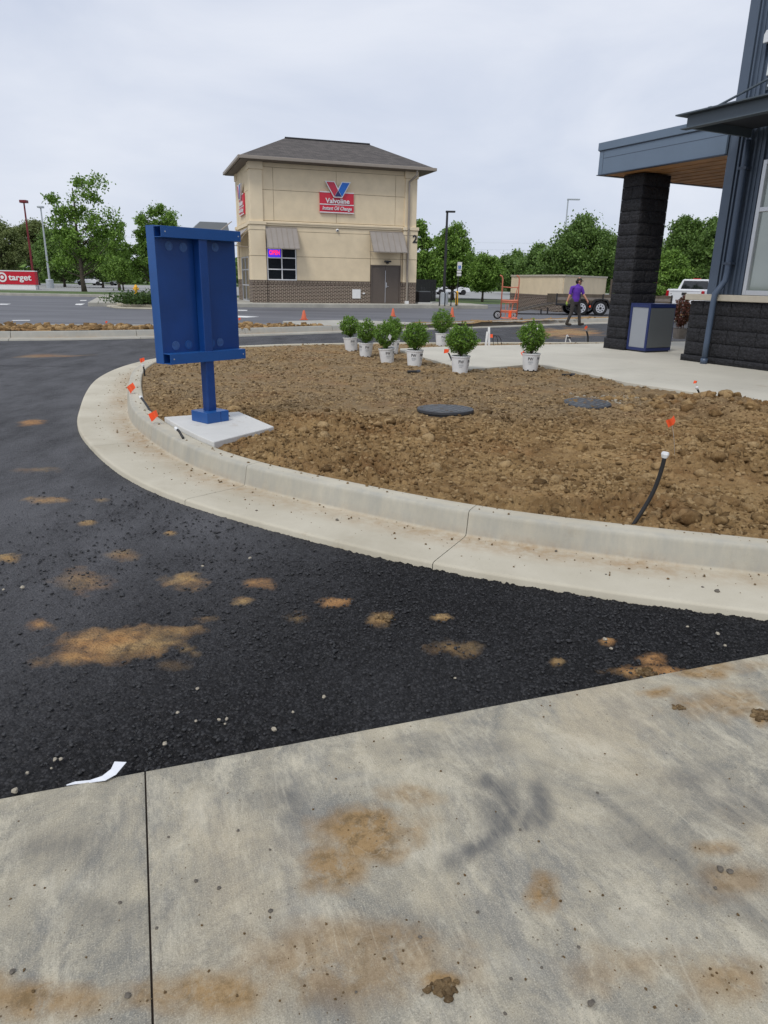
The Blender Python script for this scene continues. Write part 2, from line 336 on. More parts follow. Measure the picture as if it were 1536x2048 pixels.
# ------------------------------------------------------------------ mesh helpers
class MB:
    def __init__(s): s.v = []; s.f = []
    def add(s, v, f):
        n = len(s.v); s.v += [tuple(p) for p in v]; s.f += [tuple(i+n for i in q) for q in f]; return s
    def hexa(s, p): return s.add(p, [(0, 3, 2, 1), (4, 5, 6, 7), (0, 1, 5, 4), (1, 2, 6, 5), (2, 3, 7, 6), (3, 0, 4, 7)])
    def box(s, x0, x1, y0, y1, z0, z1):
        return s.hexa([(x0, y0, z0), (x1, y0, z0), (x1, y1, z0), (x0, y1, z0), (x0, y0, z1), (x1, y0, z1), (x1, y1, z1), (x0, y1, z1)])
    def prism(s, poly, z0, z1):
        n = len(poly); v = [(x, y, z0) for x, y in poly]+[(x, y, z1) for x, y in poly]
        f = [tuple(range(n-1, -1, -1)), tuple(range(n, 2*n))]+[(i, (i+1) % n, n+(i+1) % n, n+i) for i in range(n)]
        return s.add(v, f)
    def xprism(s, poly, y0, y1):           # polygon in x,z extruded along y
        n = len(poly); v = [(x, y0, z) for x, z in poly]+[(x, y1, z) for x, z in poly]
        f = [tuple(range(n)), tuple(range(2*n-1, n-1, -1))]+[(i, n+i, n+(i+1) % n, (i+1) % n) for i in range(n)]
        return s.add(v, f)
    def tube(s, pts, rad, n=8, caps=True):
        pts = [Vector(p) for p in pts]; k = len(pts)
        if not isinstance(rad, (list, tuple)): rad = [rad]*k
        up = None; v = []; f = []
        for i, p in enumerate(pts):
            d = (pts[min(i+1, k-1)]-pts[max(i-1, 0)]).normalized()
            if up is None: up = d.orthogonal().normalized()
            up = (up-d*up.dot(d)); up = up.normalized() if up.length > 1e-6 else d.orthogonal().normalized()
            sd = d.cross(up)
            v += [p+(up*math.cos(2*math.pi*j/n)+sd*math.sin(2*math.pi*j/n))*rad[i] for j in range(n)]
        for i in range(k-1):
            f += [(i*n+j, i*n+(j+1) % n, (i+1)*n+(j+1) % n, (i+1)*n+j) for j in range(n)]
        if caps: f += [tuple(range(n-1, -1, -1)), tuple(range((k-1)*n, k*n))]
        return s.add(v, f)
    def cyl(s, p0, p1, r0, r1=None, n=16): return s.tube([p0, p1], [r0, r0 if r1 is None else r1], n)
    def lathe(s, prof, n=24, cx=0, cy=0):
        v = []; f = []; k = len(prof)
        for r, z in prof: v += [(cx+r*math.cos(2*math.pi*j/n), cy+r*math.sin(2*math.pi*j/n), z) for j in range(n)]
        for i in range(k-1): f += [(i*n+j, i*n+(j+1) % n, (i+1)*n+(j+1) % n, (i+1)*n+j) for j in range(n)]
        f += [tuple(range(n-1, -1, -1)), tuple(range((k-1)*n, k*n))]
        return s.add(v, f)
def npmesh(name, V, Fq, smooth=False):
    """fast mesh from numpy verts (n,3) and faces (m,3|4)"""
    me = bpy.data.meshes.new(name); V = np.asarray(V, np.float32); Fq = np.asarray(Fq, np.int32); k = Fq.shape[1]
    me.vertices.add(len(V)); me.vertices.foreach_set('co', V.ravel())
    me.loops.add(Fq.size); me.loops.foreach_set('vertex_index', Fq.ravel())
    me.polygons.add(len(Fq)); me.polygons.foreach_set('loop_start', np.arange(0, Fq.size, k, dtype=np.int32))
    me.update(calc_edges=True)
    if smooth: me.polygons.foreach_set('use_smooth', np.ones(len(Fq), bool))
    return me
def fattr(me, name, vals):
    a = me.attributes.new(name, 'FLOAT', 'POINT'); a.data.foreach_set('value', np.asarray(vals, np.float32))
def link(name, me, mt, parent=None, loc=None, rz=0.):
    o = bpy.data.objects.new(name, me); col.objects.link(o)
    if me is not None and mt is not None: me.materials.clear(); me.materials.append(MATS[mt])
    if parent is not None: o.parent = parent
    if loc is not None: o.location = loc
    if rz: o.rotation_euler.z = rz
    return o
def obj(name, mb, mt, parent=None, loc=None, rz=0., smooth=False, bevel=0.):
    me = bpy.data.meshes.new(name); me.from_pydata(mb.v, [], mb.f); me.update()
    if smooth:
        for p in me.polygons: p.use_smooth = True
    o = link(name, me, mt, parent, loc, rz)
    if bevel:
        b = o.modifiers.new('bevel', 'BEVEL'); b.width = bevel; b.segments = 2; b.limit_method = 'ANGLE'; b.angle_limit = R(40)
    return o
def tag(o, label=None, cat=None, group=None, kind=None):
    for k, v in (('label', label), ('category', cat), ('group', group), ('kind', kind)):
        if v: o[k] = v
    return o
def thing(name, loc, label, cat, group=None, rz=0.):
    o = bpy.data.objects.new(name, None); col.objects.link(o); o.location = loc; o.rotation_euler.z = rz; o.empty_display_size = .2
    return tag(o, label, cat, group)
def copy_tree(o, parent=None):
    c = o.copy(); col.objects.link(c); c.parent = parent
    for ch in list(o.children): copy_tree(ch, c)
    return c
def text_geo(body, size, extrude=0., shear=0., offset=0., width=None):
    cu_ = bpy.data.curves.new('t', 'FONT'); cu_.body = body; cu_.size = size; cu_.extrude = extrude; cu_.shear = shear; cu_.offset = offset
    cu_.align_x = 'LEFT'; cu_.resolution_u = 3
    o = bpy.data.objects.new('t', cu_); col.objects.link(o); dg = bpy.context.evaluated_depsgraph_get(); dg.update()
    me = o.evaluated_get(dg).to_mesh(); v = [tuple(p.co) for p in me.vertices]; f = [tuple(p.vertices) for p in me.polygons]
    o.evaluated_get(dg).to_mesh_clear(); bpy.data.objects.remove(o); bpy.data.curves.remove(cu_)
    xs = [p[0] for p in v]; x0, x1 = min(xs), max(xs); k = 1. if width is None else width/(x1-x0)
    return [((p[0]-x0)*k, p[1], p[2]) for p in v], f
def text_wall(name, body, size, x, z, y, depth, mt, parent, shear=0., offset=0., width=None, side=False):
    """letters standing on a wall that faces -y (or -x when side)"""
    v, f = text_geo(body, size, depth/2, shear, offset, width); mb = MB()
    if side: mb.add([(-(p[2]+depth/2)+y, x-p[0], z+p[1]) for p in v], f)
    else: mb.add([(x+p[0], y-(p[2]+depth/2), z+p[1]) for p in v], f)
    return obj(name, mb, mt, parent)
def grid(x0, x1, y0, y1, s):
    nx, ny = int(round((x1-x0)/s))+1, int(round((y1-y0)/s))+1
    X, Y = np.meshgrid(np.linspace(x0, x1, nx), np.linspace(y0, y1, ny)); i = np.arange(nx*ny).reshape(ny, nx)
    Fq = np.stack([i[:-1, :-1], i[:-1, 1:], i[1:, 1:], i[1:, :-1]], -1).reshape(-1, 4)
    return X.ravel(), Y.ravel(), Fq
def compact(V, Fq, A):
    u, inv = np.unique(Fq, return_inverse=True); return V[u], inv.reshape(Fq.shape), {k: a[u] for k, a in A.items()}
# base lumps for stones and clods
def ico():
    p = (1+5**.5)/2
    v = np.array([(-1, p, 0), (1, p, 0), (-1, -p, 0), (1, -p, 0), (0, -1, p), (0, 1, p), (0, -1, -p), (0, 1, -p), (p, 0, -1), (p, 0, 1), (-p, 0, -1), (-p, 0, 1)], float)
    v /= np.linalg.norm(v[0])
    f = np.array([(0, 11, 5), (0, 5, 1), (0, 1, 7), (0, 7, 10), (0, 10, 11), (1, 5, 9), (5, 11, 4), (11, 10, 2), (10, 7, 6), (7, 1, 8), (3, 9, 4), (3, 4, 2), (3, 2, 6), (3, 6, 8), (3, 8, 9), (4, 9, 5), (2, 4, 11), (6, 2, 10), (8, 6, 7), (9, 8, 1)])
    return v, f
def subdiv(v, f):
    v = list(map(tuple, v)); e = {}; nf = []
    def mid(a, b):
        k = (min(a, b), max(a, b))
        if k not in e:
            q = np.array(v[a])+np.array(v[b]); q /= np.linalg.norm(q); e[k] = len(v); v.append(tuple(q))
        return e[k]
    for a, b, c in f:
        x, y, z = mid(a, b), mid(b, c), mid(c, a); nf += [(a, x, z), (b, y, x), (c, z, y), (x, y, z)]
    return np.array(v), np.array(nf)
ICO = ico(); ICO2 = subdiv(*ICO)
def lumps(P, S, flat=.7, rough=.34, base=ICO):
    """merged lumps at P (n,3) with sizes S (n)"""
    v, f = base; n = len(P); k = len(v)
    a = rng.uniform(0, 2*np.pi, n); ca, sa = np.cos(a), np.sin(a)
    sc3 = np.stack([rng.uniform(.75, 1.25, n), rng.uniform(.7, 1.1, n), rng.uniform(flat*.75, flat*1.2, n)], -1)*S[:, None]
    q = v[None]*(1+rng.uniform(-rough, rough, (n, k, 1)))*sc3[:, None]
    x = q[..., 0]*ca[:, None]-q[..., 1]*sa[:, None]; y = q[..., 0]*sa[:, None]+q[..., 1]*ca[:, None]
    V = np.stack([x, y, q[..., 2]], -1)+P[:, None]
    return V.reshape(-1, 3), (f[None]+(np.arange(n)*k)[:, None, None]).reshape(-1, 3)
# ================================================================== GROUND
mb = MB(); mb.add([(-900, -60, -.16), (900, -60, -.16), (900, 1500, -.16), (-900, 1500, -.16)], [(0, 1, 2, 3)])
tag(obj('ground', mb, 'grass'), kind='structure')
mb = MB(); mb.add([(-120, -20, -.065), (120, -20, -.065), (120, 56.5, -.065), (-120, 56.5, -.065)], [(0, 1, 2, 3)])
tag(obj('parking_lot', mb, 'lot_asphalt'), kind='structure')
# stain helpers: ellipse given by photo pixels, laid on the level z
def stain_field(x, y, lst, z, seed=3, soft=.55):
    r = np.zeros_like(x)
    wob = (fbm(x, y, 4.5, 4, seed)-.5)*2.0+(fbm(x, y, 17, 3, seed+9)-.5)*.9
    for (px, py, rx, ry, s) in lst:
        c = gp(px, py, z)[:2]; a = gp(px+rx, py, z)[:2]-c; b_ = gp(px, py-ry, z)[:2]-c
        det = a[0]*b_[1]-a[1]*b_[0]; dx, dy = x-c[0], y-c[1]
        u = (dx*b_[1]-dy*b_[0])/det; v = (a[0]*dy-a[1]*dx)/det
        d = np.sqrt(u*u+v*v)+wob*.8
        r = np.maximum(r, s*np.clip((1.1-d)/soft, 0, 1))
    return r
# ---- foreground slab: local frame at the top of its joint
E0 = gp(290, 1542); e1 = (gp(1536, 1308)-gp(0, 1597)); e1 /= np.linalg.norm(e1); e2 = np.array([e1[1], -e1[0], 0])
slab = bpy.data.objects.new('concrete_slab', None); col.objects.link(slab); slab.location = E0; slab.rotation_euler.z = math.atan2(e1[1], e1[0]); tag(slab, kind='structure')
clay_s = [(720, 1660, 120, 45, 1.), (660, 1730, 60, 55, .8), (1085, 1785, 50, 60, 1.), (1310, 1385, 45, 16, .95), (1440, 1405, 130, 30, .6), (1530, 1435, 30, 16, 1.), (1360, 1330, 170, 16, .7),
          (880, 1962, 60, 22, 1.), (90, 1995, 200, 50, .8), (420, 1985, 190, 55, .8), (680, 1930, 260, 90, .5), (1260, 1930, 150, 60, .45), (1430, 1960, 120, 60, .6), (1480, 1760, 110, 40, .5), (1430, 1695, 50, 20, .6), (820, 1590, 60, 20, .5), (1400, 1345, 60, 12, .8)]
dark_s = [(995, 1628, 42, 55, 1.), (1080, 1610, 26, 60, .9), (570, 1590, 85, 35, .8), (120, 1690, 120, 40, .7), (230, 1825, 130, 45, .7), (1250, 1690, 150, 45, .6), (1430, 1785, 120, 45, .75), (1330, 1560, 120, 40, .55), (880, 1500, 150, 26, .5), (820, 1860, 140, 40, .45), (650, 2000, 120, 40, .5), (1490, 1620, 80, 40, .6)]
light_s = [(405, 1620, 30, 45, 1.), (720, 1560, 120, 40, .6), (1150, 1500, 120, 40, .7), (860, 1700, 90, 30, .8), (1290, 1850, 120, 40, .6), (180, 1770, 110, 30, .6), (620, 1830, 120, 40, .5), (1090, 1930, 170, 40, .5)]
def slab_panel(x0, x1):
    X, Y, Fq = grid(x0, x1, 0, -3.4, .0105) if False else grid(x0, x1, -3.4, 0, .0125)
    wx = E0[0]+X*e1[0]-Y*e2[0]; wy = E0[1]+X*e1[1]-Y*e2[1]
    edge = np.minimum(np.minimum(X-x0, x1-X), -Y); Z = -.003*np.clip(1-edge/.012, 0, 1)**2+.0015*(fbm(X, Y, 6, 3, 5)-.5)
    V = np.stack([X, Y, Z], -1)
    me = npmesh('slab_panel', V, Fq, True)
    # arc-shaped tyre scuff
    dk = stain_field(wx, wy, dark_s, 0, 11, 1.1)
    wl = (fbm(wx, wy, 9, 3, 15)-.5)
    for pl, hw, st in (([(972, 1562), (1008, 1585), (1026, 1618), (1010, 1652), (968, 1688), (905, 1716)], .042, 1.), ([(1078, 1575), (1070, 1615), (1046, 1655)], .03, .9), ([(955, 1600), (985, 1620), (975, 1650)], .04, .6), ([(1290, 1670), (1400, 1755), (1540, 1850)], .06, .7), ([(1190, 1590), (1330, 1690), (1420, 1740)], .035, .5), ([(560, 1560), (600, 1600), (575, 1640)], .06, .5)):
        P_ = [gp(*a)[:2] for a in pl]; dm = np.full_like(wx, 9.)
        for a, b_ in zip(P_[:-1], P_[1:]):
            ab = b_-a; tt = np.clip(((wx-a[0])*ab[0]+(wy-a[1])*ab[1])/(ab@ab), 0, 1); dm = np.minimum(dm, np.hypot(wx-a[0]-tt*ab[0], wy-a[1]-tt*ab[1]))
        dk = np.maximum(dk, st*np.clip(1.2-(dm/hw)*(1+wl), 0, 1))
    fattr(me, 'clay', stain_field(wx, wy, clay_s, 0, 3, .75)); fattr(me, 'dark', dk); fattr(me, 'light', stain_field(wx, wy, light_s, 0, 21, .9))
    o = link('slab_panel', me, 'slab_concrete', slab)
    sb = MB(); d = .16; sb.add([(x0, 0, -.005), (x1, 0, -.005), (x1, 0, -d), (x0, 0, -d)], [(0, 1, 2, 3)]); sb.add([(x0, -3.4, 0), (x0, 0, -.005), (x0, 0, -d), (x0, -3.4, -d)], [(0, 1, 2, 3)]); sb.add([(x1, -3.4, 0), (x1, 0, -.005), (x1, 0, -d), (x1, -3.4, -d)], [(3, 2, 1, 0)])
    obj('slab_edge', sb, 'curb_concrete', slab)
slab_panel(-4.2, -.0028); slab_panel(.0028, 5.2)
obj('joint_filler', MB().box(-.0028, .0028, -3.4, -.002, -.1, -.010), 'potting_soil', slab)
# ---- near lane of coarse binder asphalt
AZ = -.040
clay_a = [(250, 1290, 150, 42, 1.), (170, 1318, 95, 20, .9), (85, 1252, 34, 14, .8), (345, 1262, 75, 16, .7), (375, 1160, 40, 18, 1.), (487, 1203, 28, 13, .9), (515, 1168, 36, 12, .7), (760, 1240, 38, 17, 1.), (668, 1205, 34, 10, .9), (100, 1001, 42, 8, 1.), (18, 1118, 36, 11, 1.), (245, 1110, 40, 12, .5), (150, 1160, 60, 20, .4),
          (900, 1298, 60, 18, .5), (600, 1238, 45, 14, .35), (1290, 1345, 80, 14, .9), (1310, 1318, 30, 14, .8), (1215, 1283, 16, 8, .8), (885, 1236, 24, 6, .9), (60, 845, 28, 6, .8), (175, 1046, 15, 5, .7), (340, 1066, 11, 4, .8), (1115, 1325, 14, 7, .8), (410, 1238, 36, 9, .5), (70, 940, 60, 6, .3), (205, 1000, 18, 5, .35), (350, 1330, 60, 14, .3)]
CL = np.array([gp(x, y, AZ)[:2] for x, y in [(0, 682), (308, 677), (479, 673.5), (674, 666.5), (941, 657), (1212, 647.5), (1500, 638)]])
def asphalt_tier(x0, x1, y0, y1, s, fine):
    X, Y, Fq = grid(x0, x1, y0, y1, s)
    dust = np.clip((-(X+.1)+.62*(Y-3.1))/2.0, .03, 1); dust = np.clip(dust+.35*(fbm(X, Y, .8, 4, 31)-.5), .0, 1)
    cl = stain_field(X, Y, clay_a, AZ, 5, .85) if y0 < 12 else np.zeros_like(X)
    Z = np.full_like(X, AZ)+.010*(fbm(X, Y, .9, 3, 8)-.5)
    if fine:
        k = 1-.55*dust; Z = Z+k*(.9*facets(X, Y, .019, 3)+.35*facets(X, Y, .042, 4)+.004*(fbm(X, Y, 40, 2, 9)-.5))-.004
        Z = Z*(1-np.clip(cl*1.2, 0, 1))+np.clip(cl*1.2, 0, 1)*(AZ+.006+.010*(fbm(X, Y, 22, 3, 12)-.4))
    d = (X-E0[0])*e2[0]+(Y-E0[1])*e2[1]
    keep = d < .05; fk = keep[Fq].all(1)
    V, Fq, A = compact(np.stack([X, Y, Z], -1), Fq[fk], {'dust': dust, 'clay': cl})
    return V, Fq, A
tiers = [asphalt_tier(-2.6, 2.7, 1.3, 3.9, .0095, True), asphalt_tier(-5.2, 2.7, 3.9, 7.0, .018, True), asphalt_tier(-14, -2.4, 7.0, 13., .045, True)]
tiers += [asphalt_tier(-14, -2.6, -2., 3.9, .2, False), asphalt_tier(-14, -5.2, 3.9, 7., .2, False), asphalt_tier(2.7, 12, -2., 7., .2, False)]
V = np.concatenate([a[0] for a in tiers]); off = np.cumsum([0]+[len(a[0]) for a in tiers])
Fq = np.concatenate([a[1]+off[i] for i, a in enumerate(tiers)])
me = npmesh('asphalt_lane', V, Fq)
for k in ('dust', 'clay'): fattr(me, k, np.concatenate([a[2][k] for a in tiers]))
tag(link('asphalt_lane', me, 'binder_asphalt'), kind='structure')
# the lane further on, bounded by the far kerb
poly = [(-14, 13), (16, 13)]+[(p[0], p[1]+.25) for p in CL[::-1]]+[(-14, 16.3)]
X, Y, Fq = grid(-14, 16, 13, 36, .25); ck = inpoly(X[Fq].mean(1), Y[Fq].mean(1), poly)
V, Fq, A = compact(np.stack([X, Y, np.full_like(X, AZ)], -1), Fq[ck], {'dust': np.clip(.75-.02*X, 0, 1), 'clay': stain_field(X, Y, [(1130, 665, 70, 8, .8), (100, 712, 60, 3, .5)], AZ, 5)})
me = npmesh('asphalt_lane_far', V, Fq)
for k in A: fattr(me, k, A[k])
tag(link('asphalt_lane', me, 'binder_asphalt'), kind='structure')
# loose aggregate
def scatter(n, x0, x1, y0, y1): return rng.uniform(x0, x1, n), rng.uniform(y0, y1, n)
x, y = scatter(34000, -2.6, 2.7, 1.4, 5.4); d = (x-E0[0])*e2[0]+(y-E0[1])*e2[1]
dens = fbm(x, y, 1.6, 3, 14); k = (d < -.01) & (rng.uniform(0, 1, len(x)) < np.clip(1.7*dens-.25, .1, 1)*np.clip((x+2.6)/1.6, .12, 1)) & (stain_field(x, y, clay_a[:8], AZ, 5, .6) < .3)
x, y = x[k], y[k]; S = .0028+.0078*rng.uniform(0, 1, len(x))**2.6; S = S*np.where(rng.uniform(0, 1, len(x)) < .012, 1.7, 1)
AGG = (x, y, S)
# ---- the kerb round the planting island
PATH = [(9, 3.75), (6, 3.45), (4.2, 3.4), (3.1, 3.52), (2.19, 3.74), (1.3, 4.0), (.51, 4.32), (-.30, 4.80), (-1.13, 5.40), (-1.75, 6.05), (-2.36, 6.95), (-2.85, 7.85), (-3.27, 8.95), (-3.68, 10.15), (-4.0, 11.3), (-4.17, 12.5), (-4.15, 13.6), (-3.92, 14.6), (-3.45, 15.4), (-2.7, 16.05), (-1.9, 16.5), (0., 17.2), (2.6, 17.85), (5, 18.4), (8, 19.3), (12, 20.5)]
def spline(P, step):
    P = np.array(P, float); P = np.vstack([2*P[0]-P[1], P, 2*P[-1]-P[-2]]); o_ = []
    for i in range(1, len(P)-2):
        t_ = np.linspace(0, 1, 40, endpoint=False)[:, None]; p0, p1, p2, p3 = P[i-1:i+3]
        o_.append(.5*(2*p1+(p2-p0)*t_+(2*p0-5*p1+4*p2-p3)*t_**2+(3*p1-p0-3*p2+p3)*t_**3))
    q = np.vstack(o_+[P[-2:-1]])
    for _ in range(60): q[1:-1] = .25*q[:-2]+.5*q[1:-1]+.25*q[2:]
    s = np.r_[0, np.cumsum(np.hypot(*np.diff(q, axis=0).T))]; n = int(s[-1]/step); u = np.linspace(0, s[-1], n)
    q = np.stack([np.interp(u, s, q[:, 0]), np.interp(u, s, q[:, 1])], -1)
    d = np.gradient(q, axis=0); d /= np.linalg.norm(d, axis=1)[:, None]
    return q, d, u
def sweep(q, d, prof, sgn=1):
    """prof: (offset to the road side, z); sgn picks the road side"""
    nrm = np.stack([d[:, 1], -d[:, 0]], -1)*sgn; k = len(prof); n = len(q)
    pr = np.array(prof); V = np.empty((n, k, 3)); V[:, :, :2] = q[:, None]+nrm[:, None]*pr[None, :, :1]; V[:, :, 2] = pr[None, :, 1]
    i = np.arange(n*k).reshape(n, k); Fq = np.stack([i[:-1, :-1], i[1:, :-1], i[1:, 1:], i[:-1, 1:]], -1).reshape(-1, 4)
    if sgn < 0: Fq = Fq[:, ::-1]
    return V.reshape(-1, 3), Fq
CURB = [(.555, -.15), (.555, -.012), (.545, -.002), (.52, .0), (.30, -.004), (.10, -.008), (.03, -.008), (.005, -.004), (.0, .01), (-.012, .06), (-.022, .122), (-.026, .138), (-.034, .147), (-.046, .151), (-.11, .153), (-.172, .15), (-.186, .146), (-.19, .13), (-.19, -.1)]
q, d, u = spline(PATH, .05)
WALK = None
island_inner = q-np.stack([d[:, 1], -d[:, 0]], -1)*(-.10)*-1
sgn = 1
# path runs right->left round the front, the road is on its left-hand outside: find the sign
mid = len(q)//4; tst = q[mid]+np.array([d[mid, 1], -d[mid, 0]])*.5
island_poly = [tuple(p) for p in q]+[(12, 3.75)]
if inpoly(np.array([tst[0]]), np.array([tst[1]]), island_poly)[0]: sgn = -1
nrm = np.stack([d[:, 1], -d[:, 0]], -1)*sgn
curb = bpy.data.objects.new('curb', None); col.objects.link(curb); tag(curb, kind='structure')
jp = [gp(925, 1070), gp(480, 972), gp(300, 882), gp(247, 812)]; js = [u[np.argmin(np.hypot(q[:, 0]-p[0], q[:, 1]-p[1]))] for p in jp]
js = sorted(js); cuts = [0, js[0]-7.6, js[0]-5.2, js[0]-2.35]+js+[js[-1]+2.3*k for k in range(1, 5)]+[u[-1]*.62, u[-1]*.72, u[-1]*.82, u[-1]]
cuts = sorted(c for c in cuts if 0 <= c <= u[-1])
def curb_section(parent, q, d, u, a, b_, prof, mt, sgn, gap=.0025, name='curb_section'):
    uu = np.arange(a+gap, b_-gap, .05); uu = np.r_[uu, b_-gap]
    if len(uu) < 3: return
    qq = np.stack([np.interp(uu, u, q[:, 0]), np.interp(uu, u, q[:, 1])], -1); dd = np.stack([np.interp(uu, u, d[:, 0]), np.interp(uu, u, d[:, 1])], -1)
    V, Fq = sweep(qq, dd, prof, sgn); V[:, 2] += .004*(fbm(V[:, 0], V[:, 1], 1.2, 2, 4)-.5)
    me = npmesh(name, V, Fq, True); n = len(uu); k = len(prof)
    pr = np.tile(np.array(prof)[:, 0], n); pz = np.tile(np.array(prof)[:, 1], n)
    fattr(me, 'clay', np.clip(1.-np.abs(pr-.07)/.2, 0, 1.)*(pz < .03)*(.45+1.4*np.maximum(0, fbm(V[:, 0], V[:, 1], 1.5, 3, 6)-.25)))
    fattr(me, 'face_gray', ((pr < .004) & (pr > -.06) & (pz > .0)).astype(float)*.75)  # darker grey on the upright curb face and its rounded top edge
    o = link(name, me, mt, parent)
    for e, s_ in ((0, 1), (n-1, -1)):                     # end caps
        c = MB(); c.add([tuple(V[e*k+j]) for j in range(k)], [tuple(range(k))[::s_]]); me2 = bpy.data.meshes.new('c'); me2.from_pydata(c.v, [], c.f)
        link('section_end', me2, mt, o)
    return o
for a, b_ in zip(cuts[:-1], cuts[1:]): curb_section(curb, q, d, u, a, b_, CURB, 'curb_concrete', sgn)
# ---- concrete walk beside the building
WZ = .165
wpx = [(1536, 808), (1400, 786), (1250, 764), (1130, 737), (1077, 728), (1042, 730), (938, 738), (880, 724), (800, 700), (800, 697)]
walk_poly = [tuple(gp(x, y, WZ)[:2]) for x, y in wpx]
e_l = gp(905, 692, WZ)[:2]; e_r = gp(1208, 686.5, WZ)[:2]; dr = (e_r-e_l)/np.linalg.norm(e_r-e_l)
walk_full = walk_poly+[tuple(e_l), tuple(e_r+dr*9), (15., 6.), (6.1, 7.1)]
walk = bpy.data.objects.new('concrete_walk', None); col.objects.link(walk); tag(walk, kind='structure')
# panels split by tooled joints
bx = np.array([.454, -.891]); by = np.array([.891, .454])          # building directions
def clip_half(poly, n, c):
    o_ = []
    for i in range(len(poly)):
        a, b_ = np.array(poly[i]), np.array(poly[(i+1) % len(poly)]); da, db = a@n-c, b_@n-c
        if da <= 0: o_.append(tuple(a))
        if (da < 0) != (db < 0) and da != db: o_.append(tuple(a+(b_-a)*da/(da-db)))
    return o_
xs_ = [p[0]*bx[0]+p[1]*bx[1] for p in walk_full]; s0 = math.floor(min(xs_))
s = s0
while s < max(xs_):
    pp = clip_half(clip_half(walk_full, bx, s+2.4-.004), -bx, -(s+.004))
    if len(pp) > 2: obj('walk_panel', MB().prism(pp, .0, WZ), 'walk_concrete', walk, bevel=.006)
    s += 2.4
# ---- island soil
def soil_h(x, y):
    h = .105+.035*(fbm(x, y, .7, 3, 40)-.5)+.035*(fbm(x, y, 3.2, 4, 41)-.5)+.03*(np.abs(fbm(x, y, 7, 3, 42)-.5)*2)
    rough_ = np.clip((fbm(x, y, .8, 2, 47)-.35)*3, .25, 1)*np.where(y < 7.6, 1.15, .7)
    h = h+rough_*(.95*facets(x, y, .095, 43, 1.1)+1.15*facets(x, y, .042, 44, 1.1)+.045*np.abs(fbm(x, y, 16, 3, 48)-.5)*2)
    for px, py, rr, a in [(1400, 815, .5, .10), (1500, 822, .5, .12), (1300, 800, .45, .05), (1400, 1010, .5, .03), (560, 890, .35, .04), (700, 745, .7, .05), (850, 740, .5, .04), (470, 880, .3, .03)]:
        c = gp(px, py, .15); h = h+a*np.exp(-((x-c[0])**2+(y-c[1])**2)/(rr*rr))*(.6+.8*fbm(x, y, 5, 3, 46))
    return h
from_path = q
def dist_path(x, y):
    dm = np.full(x.shape, 1e9)
    for i in range(0, len(q), 2): dm = np.minimum(dm, (x-q[i, 0])**2+(y-q[i, 1])**2)
    return np.sqrt(dm)
def soil_surface(x, y):
    h = soil_h(x, y); dp = dist_path(x, y); k = np.clip((dp-.13)/.22, 0, 1)
    return np.minimum(h, .128+.004*np.sin(x*9))*(1-k)+h*k
def grayness(x, y): return np.clip((y-7.2)/1.4-.15*np.abs(x-1.2)+.2, 0, .85)
parts = []
for (x0, x1, y0, y1, s) in ((-3.4, 5.5, 3.4, 7.6, .016), (-4.3, 10, 7.6, 18.8, .05)):
    X, Y, Fq = grid(x0, x1, y0, y1, s); mxq, myq = X[Fq].mean(1), Y[Fq].mean(1)
    k = inpoly(mxq, myq, island_poly) & ~inpoly(mxq+.0, myq, [tuple(np.array(p)) for p in walk_full])
    k &= (dist_path(mxq, myq) > .06)
    Z = soil_surface(X, Y)
    parts.append(compact(np.stack([X, Y, Z], -1), Fq[k], {'gray': grayness(X, Y)}))
V = np.concatenate([p[0] for p in parts]); off = np.cumsum([0]+[len(p[0]) for p in parts])
me = npmesh('island_soil', V, np.concatenate([p[1]+off[i] for i, p in enumerate(parts)]), True)
fattr(me, 'gray', np.concatenate([p[2]['gray'] for p in parts])); fattr(me, 'tone', .25+.4*fbm(V[:, 0], V[:, 1], 9, 4, 77))
tag(link('island_soil', me, 'clay_soil'), kind='structure')
SIGN = gp(419, 838, .2)
pad_px = [(300, 838), (395, 888), (548, 852), (478, 822)]; pad_poly = [tuple(gp(x, y, .188)[:2]) for x, y in pad_px]
def clods(name, n, x0, x1, y0, y1, smin, smax, pw, base, lbl):
    x, y = scatter(n, x0, x1, y0, y1); k = inpoly(x, y, island_poly) & ~inpoly(x, y, walk_full) & (dist_path(x, y) > .215) & ~inpoly(x, y, [tuple(np.array(p)) for p in pad_poly])
    for px, py in ((891, 815), (1175, 800)):
        c = gp(px, py, .17); k &= np.hypot(x-c[0], y-c[1]) > .36
    x, y = x[k], y[k]; dn = fbm(x, y, 1.3, 3, 60); k = rng.uniform(0, 1, len(x)) < np.clip(2.2*dn-.35, .12, 1); x, y = x[k], y[k]
    S = smin+(smax-smin)*rng.uniform(0, 1, len(x))**pw; S = S*np.where(y > 7.8, .75, 1)
    z = soil_surface(x, y)-S*.02; V, Fq = lumps(np.stack([x, y, z], -1), S, .72, .50 if base is ICO else .42, base)
    me = npmesh(name, V, Fq); fattr(me, 'gray', grayness(V[:, 0], V[:, 1])); fattr(me, 'tone', np.repeat(rng.uniform(0, 1, len(x)), len(base[0]))); o = link(name, me, 'clay_soil')
    tag(o, lbl, 'soil', kind='stuff')
clods('soil_crumbs', 80000, -3.4, 4.8, 4., 9.5, .005, .026, 2.6, ICO, 'loose brown clay crumbs covering the planting island')
clods('soil_crumbs', 32000, -4.3, 6, 9.5, 18, .010, .034, 1.7, ICO, 'loose crumbs of soil around the potted shrubs')
clods('soil_clods', 1200, -2.8, 4.6, 4.2, 9.5, .024, .062, 2.2, ICO2, 'larger clay clods lying in the planting island')
